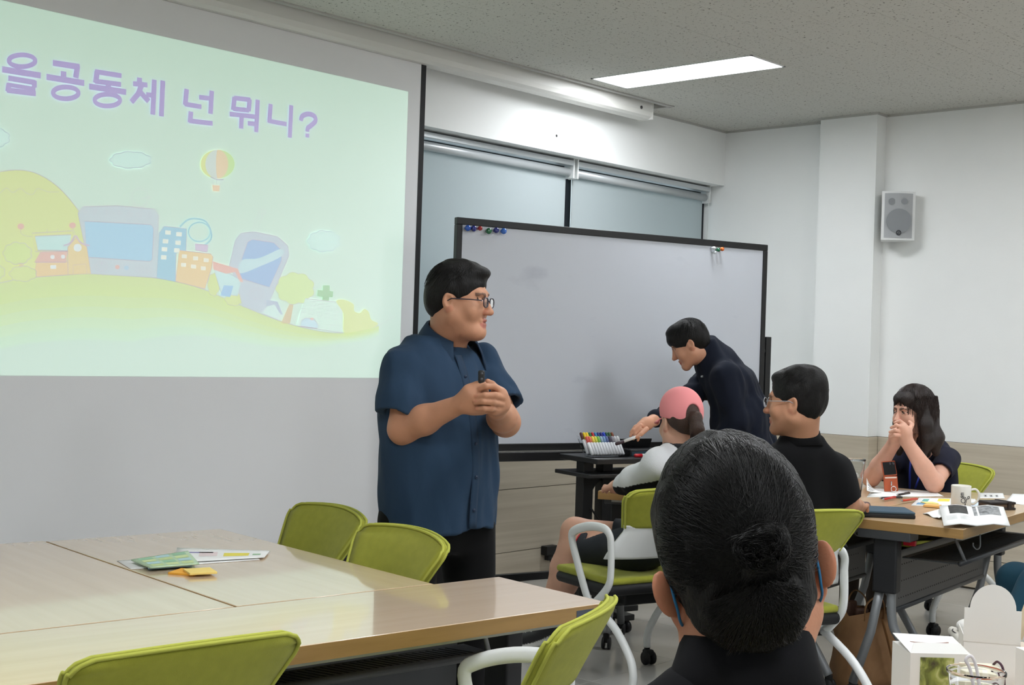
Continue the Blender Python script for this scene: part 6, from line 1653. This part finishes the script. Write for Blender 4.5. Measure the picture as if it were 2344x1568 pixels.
# open booklet with two black and white pictures, hanging a little over the edge
ob, at, patch = sheet('booklet', [ptz(2160, 1203, TZ + .012), ptz(2312, 1204, TZ + .010), ptz(2297, 1161, TZ + .016), ptz(2150, 1159, TZ + .016)], 'open white booklet with two black and white pictures at the table edge', 'booklet', None, .004, lift=lambda u, v: .008 * math.sin(u * math.pi * 2) ** 2)
for (u0, v0, u1, v1, c, sd) in ((.13, .52, .43, .96, ((16, 17, 18), (90, 92, 94)), 14), (.50, .46, .93, .95, ((60, 62, 64), (176, 178, 180)), 9)):
    m, nt, b = node_mat('booklet_photo_%d' % sd); n = nt.nodes.new('ShaderNodeTexNoise'); n.inputs['Scale'].default_value = 60; n.inputs['Detail'].default_value = 4
    tc = nt.nodes.new('ShaderNodeTexCoord'); nt.links.new(tc.outputs['Object'], n.inputs[0]); r_ = nt.nodes.new('ShaderNodeMapRange'); r_.inputs['From Min'].default_value = .5 if sd == 14 else .38; r_.inputs['From Max'].default_value = .75 if sd == 14 else .6; nt.links.new(n.outputs[0], r_.inputs[0])
    mx = nt.nodes.new('ShaderNodeMix'); mx.data_type = 'RGBA'; mx.inputs[6].default_value = lin(c[0]) + (1,); mx.inputs[7].default_value = lin(c[1]) + (1,); nt.links.new(r_.outputs[0], mx.inputs[0]); nt.links.new(mx.outputs[2], b.inputs['Base Color'])
    patch('picture', u0, v0, u1, v1, m, .0026, 6)
for k in range(4): patch('text_line', .05 + .0 * k, .40 - k * .06, .45, .415 - k * .06, M('text_grey', (206, 206, 206), .8), .0026, 3)
# bulldog clip on the small table
cl = empty('binder_clip', tuple(ptz(1404, 1120, TZ)), .6, 'small silver binder clip on the little table by the woman\'s sleeve', 'clip')
B().b2((-.012, -.018, 0), (.012, .018, .012), .003).build('jaw', M('clip_steel', (196, 198, 202), .25, metal=.8), cl)
for s in (-1, 1): B().tube([(0, s * .012, .01), (.02 * s, s * .010, .022), (.026 * s, 0, .024), (.02 * s, -s * .010, .022), (0, -s * .012, .01)], .0016, 6).build('handle', MATS['clip_steel'], cl)
# ================================================================== MARKERS ON THE CART
cax = unit(ca_); cay = np.array([-cax[1], cax[0], 0])
CT0 = np.array(ct.location)
def cw(x, y, z): return CT0 + cax * x + cay * y + UP * z
caps_b = [(86, 44, 40), (230, 200, 40), (238, 206, 60), (40, 110, 62), (190, 40, 44), (56, 124, 176), (44, 52, 120), (34, 40, 110), (36, 66, 190), (28, 84, 60), (60, 96, 60), (122, 68, 46)]
caps_f = [(214, 90, 84), (226, 120, 90), (240, 214, 92), (214, 214, 80), (130, 186, 84), (150, 176, 198), (124, 156, 196), (96, 112, 160), (64, 60, 80), (150, 148, 156), (196, 196, 200), (220, 220, 222)]
names = {0: 'dark brown', 1: 'yellow', 2: 'amber', 3: 'green', 4: 'red', 5: 'light blue', 6: 'indigo', 7: 'navy', 8: 'bright blue', 9: 'dark green', 10: 'olive green', 11: 'rust brown'}
namef = {0: 'coral', 1: 'orange', 2: 'pale yellow', 3: 'lime', 4: 'leaf green', 5: 'grey blue', 6: 'powder blue', 7: 'slate blue', 8: 'charcoal', 9: 'mid grey', 10: 'silver grey', 11: 'white'}
barrel_m = M('marker_barrel', (236, 236, 238), .25)
def marker(a, d, L_, capc, label, r=.0078, group=None):
    o = empty('marker', tuple(a), 0, label, 'marker', group); d = np.array(d, float) / np.linalg.norm(d)
    B().tube([d * 0, d * .006, d * L_ * .68], [r * .8, r, r], 12).build('barrel', barrel_m, o)
    B().tube([d * L_ * .66, d * L_ * .96, d * L_], [r * 1.06, r * 1.02, r * .7], 12).build('cap', M('cap_%d_%d_%d' % capc, capc, .35), o); return o
tilt = UP * .82 + cay * .57
for i in range(12):
    x = -.222 + i * .0176
    marker(cw(x, -.02, .872), tilt, .128, caps_b[i], names[i] + ' capped marker in the upper row of the clear case', group='markers in the clear case')
    marker(cw(x, -.060, .872), tilt, .108, caps_f[i], namef[i] + ' capped marker in the lower row of the clear case', group='markers in the clear case')
mc = empty('marker_case', tuple(cw(-.125, -.02, .862)), ca_, 'clear plastic marker case standing open on the cart', 'case')
pl = M('case_plastic', (246, 248, 250), .05, trans=1.0, ior=1.08)
tl = np.array([1, 0, 0]); tn = np.array([0, -.82, .57]); tu = np.array([0, .57, .82]); A3 = np.array([tl, tn, tu]).T
B().box((0, -.052, .038) + tn * .008, (.225, .0016, .095), A3).build('front_panel', pl, mc)
B().box((0, .018, .050) - tn * .022, (.225, .0016, .118), A3).build('back_panel', pl, mc)
for s in (-1, 1): B().prism([(s * .113, -.075, .0), (s * .113, .0, .0), (s * .113, .085, .10), (s * .113, .0, .085)], (.0016 * s, 0, 0)).build('side_panel', pl, mc)
B().b2((-.113, -.078, -.0), (.113, .0, .002)).build('base', pl, mc)
a, b_ = pt(1466, 997, 6.665), pt(1420, 1013, 6.655); marker(a, b_ - a, .135, (52, 34, 44), 'white marker with dark cap held between the bending man\'s fingers', .0082)
marker(cw(.135, -.12, .8715), -cax * .95 + cay * .05, .135, (190, 28, 40), 'red capped whiteboard marker lying at the front edge of the cart', .0085)
bx = empty('black_case', tuple(cw(.085, -.01, .862)), ca_, 'black open case with teal lining behind the red capped marker', 'case')
B().b2((-.075, -.06, 0), (.14, .05, .035), .004).build('tray', M('case_black', (18, 19, 22), .4), bx); B().b2((-.070, -.0612, .004), (.135, -.060, .026)).build('lining', M('lining_teal', (40, 66, 78), .6), bx); B().box((.03, .055, .055), (.215, .006, .06), np.array([[1, 0, 0], [0, .95, .3], [0, -.3, .95]]).T, .002).build('lid', MATS['case_black'], bx)
rc = empty('remote_control', tuple(cw(.0, -.06, .785)), ca_ + .1, 'black remote lying on the lower cart shelf', 'remote')
B().b2((-.02, -.03, 0), (.15, .015, .018), .005).build('casing', blackp_m, rc)
for k in range(4): B().b2((.01 + k * .03, -.02, .018), (.022 + k * .03, .005, .0205), .001).build('key', M('key_grey', (54, 55, 58), .6), rc)
# ================================================================== TAKEAWAY BOXES IN FRONT
card_m = M('white_card', (240, 238, 234), .6, var=.01); kraft = M('card_inside', (226, 205, 172), .7)
def at_tab(px, D): q = pt(px, 784, D); q[2] = TZ; return q
b1 = at_tab(2152, 2.46); y1 = math.radians(-46)
bx1 = empty('food_box', tuple(b1), y1, 'closed white takeaway box with clear window showing salad', 'food box')
w1, d1, h1 = .110, .104, .124
nf = B(); nf.b2((-w1 / 2, -d1 / 2, 0), (w1 / 2, d1 / 2, h1)); nf.build('carton', card_m, bx1)
B().prism([(-w1 / 2, -d1 / 2, h1), (w1 / 2, -d1 / 2, h1), (w1 / 2 - .012, -d1 / 2 + .02, h1 + .016), (-w1 / 2 + .012, -d1 / 2 + .02, h1 + .016)], (0, .0008, 0)).build('top_fold', card_m, bx1)
B().add([(-w1 / 2, -d1 / 2, h1), (w1 / 2, -d1 / 2, h1), (w1 / 2 + .004, d1 / 2, h1 + .010), (-w1 / 2, d1 / 2, h1 + .014), (-w1 / 2, -d1 / 2, h1 + .0012), (w1 / 2, -d1 / 2, h1 + .0012), (w1 / 2 + .004, d1 / 2, h1 + .0112), (-w1 / 2, d1 / 2, h1 + .0152)], [(3, 2, 1, 0), (4, 5, 6, 7), (0, 1, 5, 4), (1, 2, 6, 5), (2, 3, 7, 6), (3, 0, 4, 7)]).build('lid_flap', card_m, bx1)
P = [(x, .012 - .012 * math.cos(x / .04 * 1.5), h1 + .0085) for x in np.linspace(-.036, .036, 9)]; B().tube(P, .0018, 5, flat=.4).build('handle_slot', M('slot_brown', (150, 104, 88), .8), bx1)
sal, nt, b = node_mat('salad_window'); tc = nt.nodes.new('ShaderNodeTexCoord'); n = nt.nodes.new('ShaderNodeTexNoise'); n.inputs['Scale'].default_value = 26; n.inputs['Detail'].default_value = 4; n.inputs['Distortion'].default_value = 1.2; nt.links.new(tc.outputs['Object'], n.inputs[0])
cr = nt.nodes.new('ShaderNodeValToRGB'); els = cr.color_ramp.elements; els[0].position = .30; els[0].color = lin((60, 48, 36)) + (1,); els[1].position = .72; els[1].color = lin((226, 222, 178)) + (1,)
for pos, c in ((.42, (104, 112, 44)), (.52, (150, 158, 78)), (.60, (196, 196, 130))): e_ = els.new(pos); e_.color = lin(c) + (1,)
nt.links.new(n.outputs[0], cr.inputs[0]); nt.links.new(cr.outputs[0], b.inputs['Base Color']); b.inputs['Roughness'].default_value = .12; b.inputs['Coat Weight'].default_value = .6
B().b2((-w1 / 2 + .018, -d1 / 2 - .0012, .004), (w1 / 2 - .030, -d1 / 2 + .0, h1 - .006)).build('window', sal, bx1)
B().b2((-w1 / 2 + .018, -d1 / 2 - .0018, .02), (w1 / 2 - .030, -d1 / 2 - .0011, .038)).build('filling_red', M('filling_red', (190, 40, 44), .2), bx1)
# open carton with arched flap
b2_ = at_tab(2284, 2.60); y2 = math.radians(-62)
bx2 = empty('food_box', tuple(b2_), y2, 'open white takeaway box with arched lid flap standing up', 'food box')
w2 = .104
for nm, p0, p1 in (('side_panel', (-w2 / 2, -.055, 0), (w2 / 2, -.0538, .13)), ('side_panel', (-w2 / 2, .0538, 0), (w2 / 2, .055, .12)), ('side_panel', (-w2 / 2, -.055, 0), (-w2 / 2 + .0012, .055, .13)), ('side_panel', (w2 / 2 - .0012, -.055, 0), (w2 / 2, .055, .13)), ('base', (-w2 / 2, -.055, 0), (w2 / 2, .055, .0012))):
    B().b2(p0, p1).build(nm, card_m, bx2)
lidp = [(-w2 / 2, .0), (w2 / 2, .0), (w2 / 2, .066)] + [(w2 / 2 - .010, .066)] + [(.042 * math.cos(t), .066 + .048 * math.sin(t)) for t in np.linspace(0, math.pi, 16)] + [(-w2 / 2 + .010, .066), (-w2 / 2, .066)]
B().prism([(x, -.056 - .10 * z, .118 + z) for x, z in lidp], (0, .0012, 0)).build('lid_flap', card_m, bx2)
B().prism([(w2 / 2 + .002 + .30 * z, x * 1.0, .128 + z) for x, z in lidp], (.0012, 0, 0)).build('lid_flap', kraft, bx2)
b3 = at_tab(2445, 2.40); bx3 = empty('food_box', tuple(b3), math.radians(-38), 'white takeaway box beside the open arched one at the table end', 'food box')
B().b2((-.055, -.05, 0), (.055, .05, .135), .001).build('carton', card_m, bx3); B().b2((-.045, -.052, .02), (.03, -.05, .12)).build('label', M('box_label', (226, 206, 168), .6), bx3)
# juice pack
jp = empty('juice_carton', tuple(at_tab(2266, 2.32)), math.radians(-52), 'small juice carton printed with red fruit behind the clear cup', 'juice carton')
B().b2((-.031, -.022, 0), (.031, .022, .126), .002).build('carton', M('juice_cream', (240, 232, 206), .45), jp)
jr = M('juice_red', (176, 34, 44), .4)
B().prism([(-.028 + .002, -.0226, .004), (.029, -.0226, .004), (.029, -.0226, .092), (.004, -.0226, .104), (-.012, -.0226, .096), (-.026, -.0226, .06)], (0, .0006, 0)).build('red_print', jr, jp)
B().prism([(.024 * math.cos(t) * .6 + .008, -.0232, .088 + .012 * math.sin(t)) for t in np.linspace(0, 6.28, 16)[:-1]], (0, .0005, 0)).build('fruit', M('fruit_orange', (206, 74, 40), .4), jp)
B().prism([(-.006, -.0233, .052), (.012, -.0233, .068), (.026, -.0233, .074), (.020, -.0233, .056), (.004, -.0233, .044)], (0, .0005, 0)).build('leaf', M('leaf_green', (96, 146, 70), .4), jp)
B().tube(catmull([(.026, .012, .126), (.030, .0, .134), (.036, -.012, .124), (.037, -.020, .09)], 6), .0022, 8).build('straw', M('straw_plum', (70, 30, 48), .4), jp)
# clear cup with spoon straw
cc_o = empty('clear_cup', tuple(at_tab(2258, 2.18)), 0, 'empty clear plastic cup with a white spoon straw in front of the juice carton', 'cup')
B().lathe([(.030, 0), (.031, .002), (.0445, .143), (.0475, .145), (.0475, .150), (.0455, .1505), (.043, .144), (.0295, .004), (.0001, .003)], (0, 0, 0), 36).build('cup', M('cup_clear', (248, 250, 252), .03, trans=1.0, ior=1.25), cc_o)
sp_ = B(); e0 = dirv(-.25, .0, 0)
sp_.tube(catmull([dirv(.018, .0, .004), dirv(.006, .0, .09), dirv(-.010, .0, .150), dirv(-.018, 0, .166), dirv(-.010, 0, .173), dirv(-.002, 0, .160), dirv(.008, 0, .12)], 6), .0028, 8); sp_.build('spoon_straw', M('spoon_white', (236, 230, 232), .35), cc_o)
# ================================================================== PAPER BAG UNDER THE TABLE
pb_c = pt(2001, 784, 5.70); pb_c[2] = 0
pb = empty('paper_bag', tuple(pb_c), math.radians(-25), 'crumpled brown paper carrier bag on the floor under the table', 'bag')
bm_ = streak_mat('kraft_paper', (128, 92, 58), (150, 112, 74), (9, 9, 7), .75)
rb = random.Random(6); rows = []
for i, z in enumerate(np.linspace(0, .33, 9)):
    k = 1 - .10 * i / 8; row = []
    for (x, y) in [(-.13, -.07), (-.06, -.075), (.0, -.07), (.06, -.075), (.13, -.07), (.138, .0), (.13, .07), (.05, .076), (0, .07), (-.06, .076), (-.13, .07), (-.138, 0), (-.13, -.07)]:
        row.append([x * k + rb.uniform(-.008, .008) * (i > 0), y * k * (1 - .25 * i / 8) + rb.uniform(-.010, .010) * (i > 0), z + (rb.uniform(-.02, .02) if i == 8 else 0)])
    row[-1] = row[0]; rows.append(row)
strip_solid(rows, .002).build('bag_body', bm_, pb); B().b2((-.128, -.068, 0), (.128, .068, .002)).build('bag_base', bm_, pb)
for s in (-1, 1): B().tube(catmull([(-.05, s * .055, .29), (-.045, s * .062, .36), (.0, s * .075, .395), (.045, s * .062, .36), (.05, s * .055, .29)], 6), .006, 6, flat=.4).build('handle', bm_, pb)
hs_ = B().tube(catmull([(.02, -.085, .30), (.05, -.095, .20), (.09, -.10, .06), (.10, -.10, .01)], 6), .011, 6, flat=.25).build('hanging_strap', M('kraft_strap', (158, 118, 78), .75), pb)
cr_ = B(); rr = random.Random(9)
for k in range(5): cr_.box((rr.uniform(-.08, .08), rr.uniform(-.03, .03), .26 + rr.uniform(0, .07)), (.06, .03, .09), rz3(rr.uniform(0, 3)), .012)
cr_.build('contents', M('bag_contents', (70, 46, 34), .6), pb, kind='stuff')

# chairs that carry the two people at the picture edge
place_chair(0, 0, (-.1, 1), 'lime green nesting chair under the person with the hair bun', loc=pt(1702, 784, 1.485) - dirv(-.1, 1) * .31)
place_chair(0, 0, (-.8, .6), 'lime green nesting chair under the person in teal trousers', loc=pt(2590, 784, 4.95) - dirv(-.8, .6) * .31)
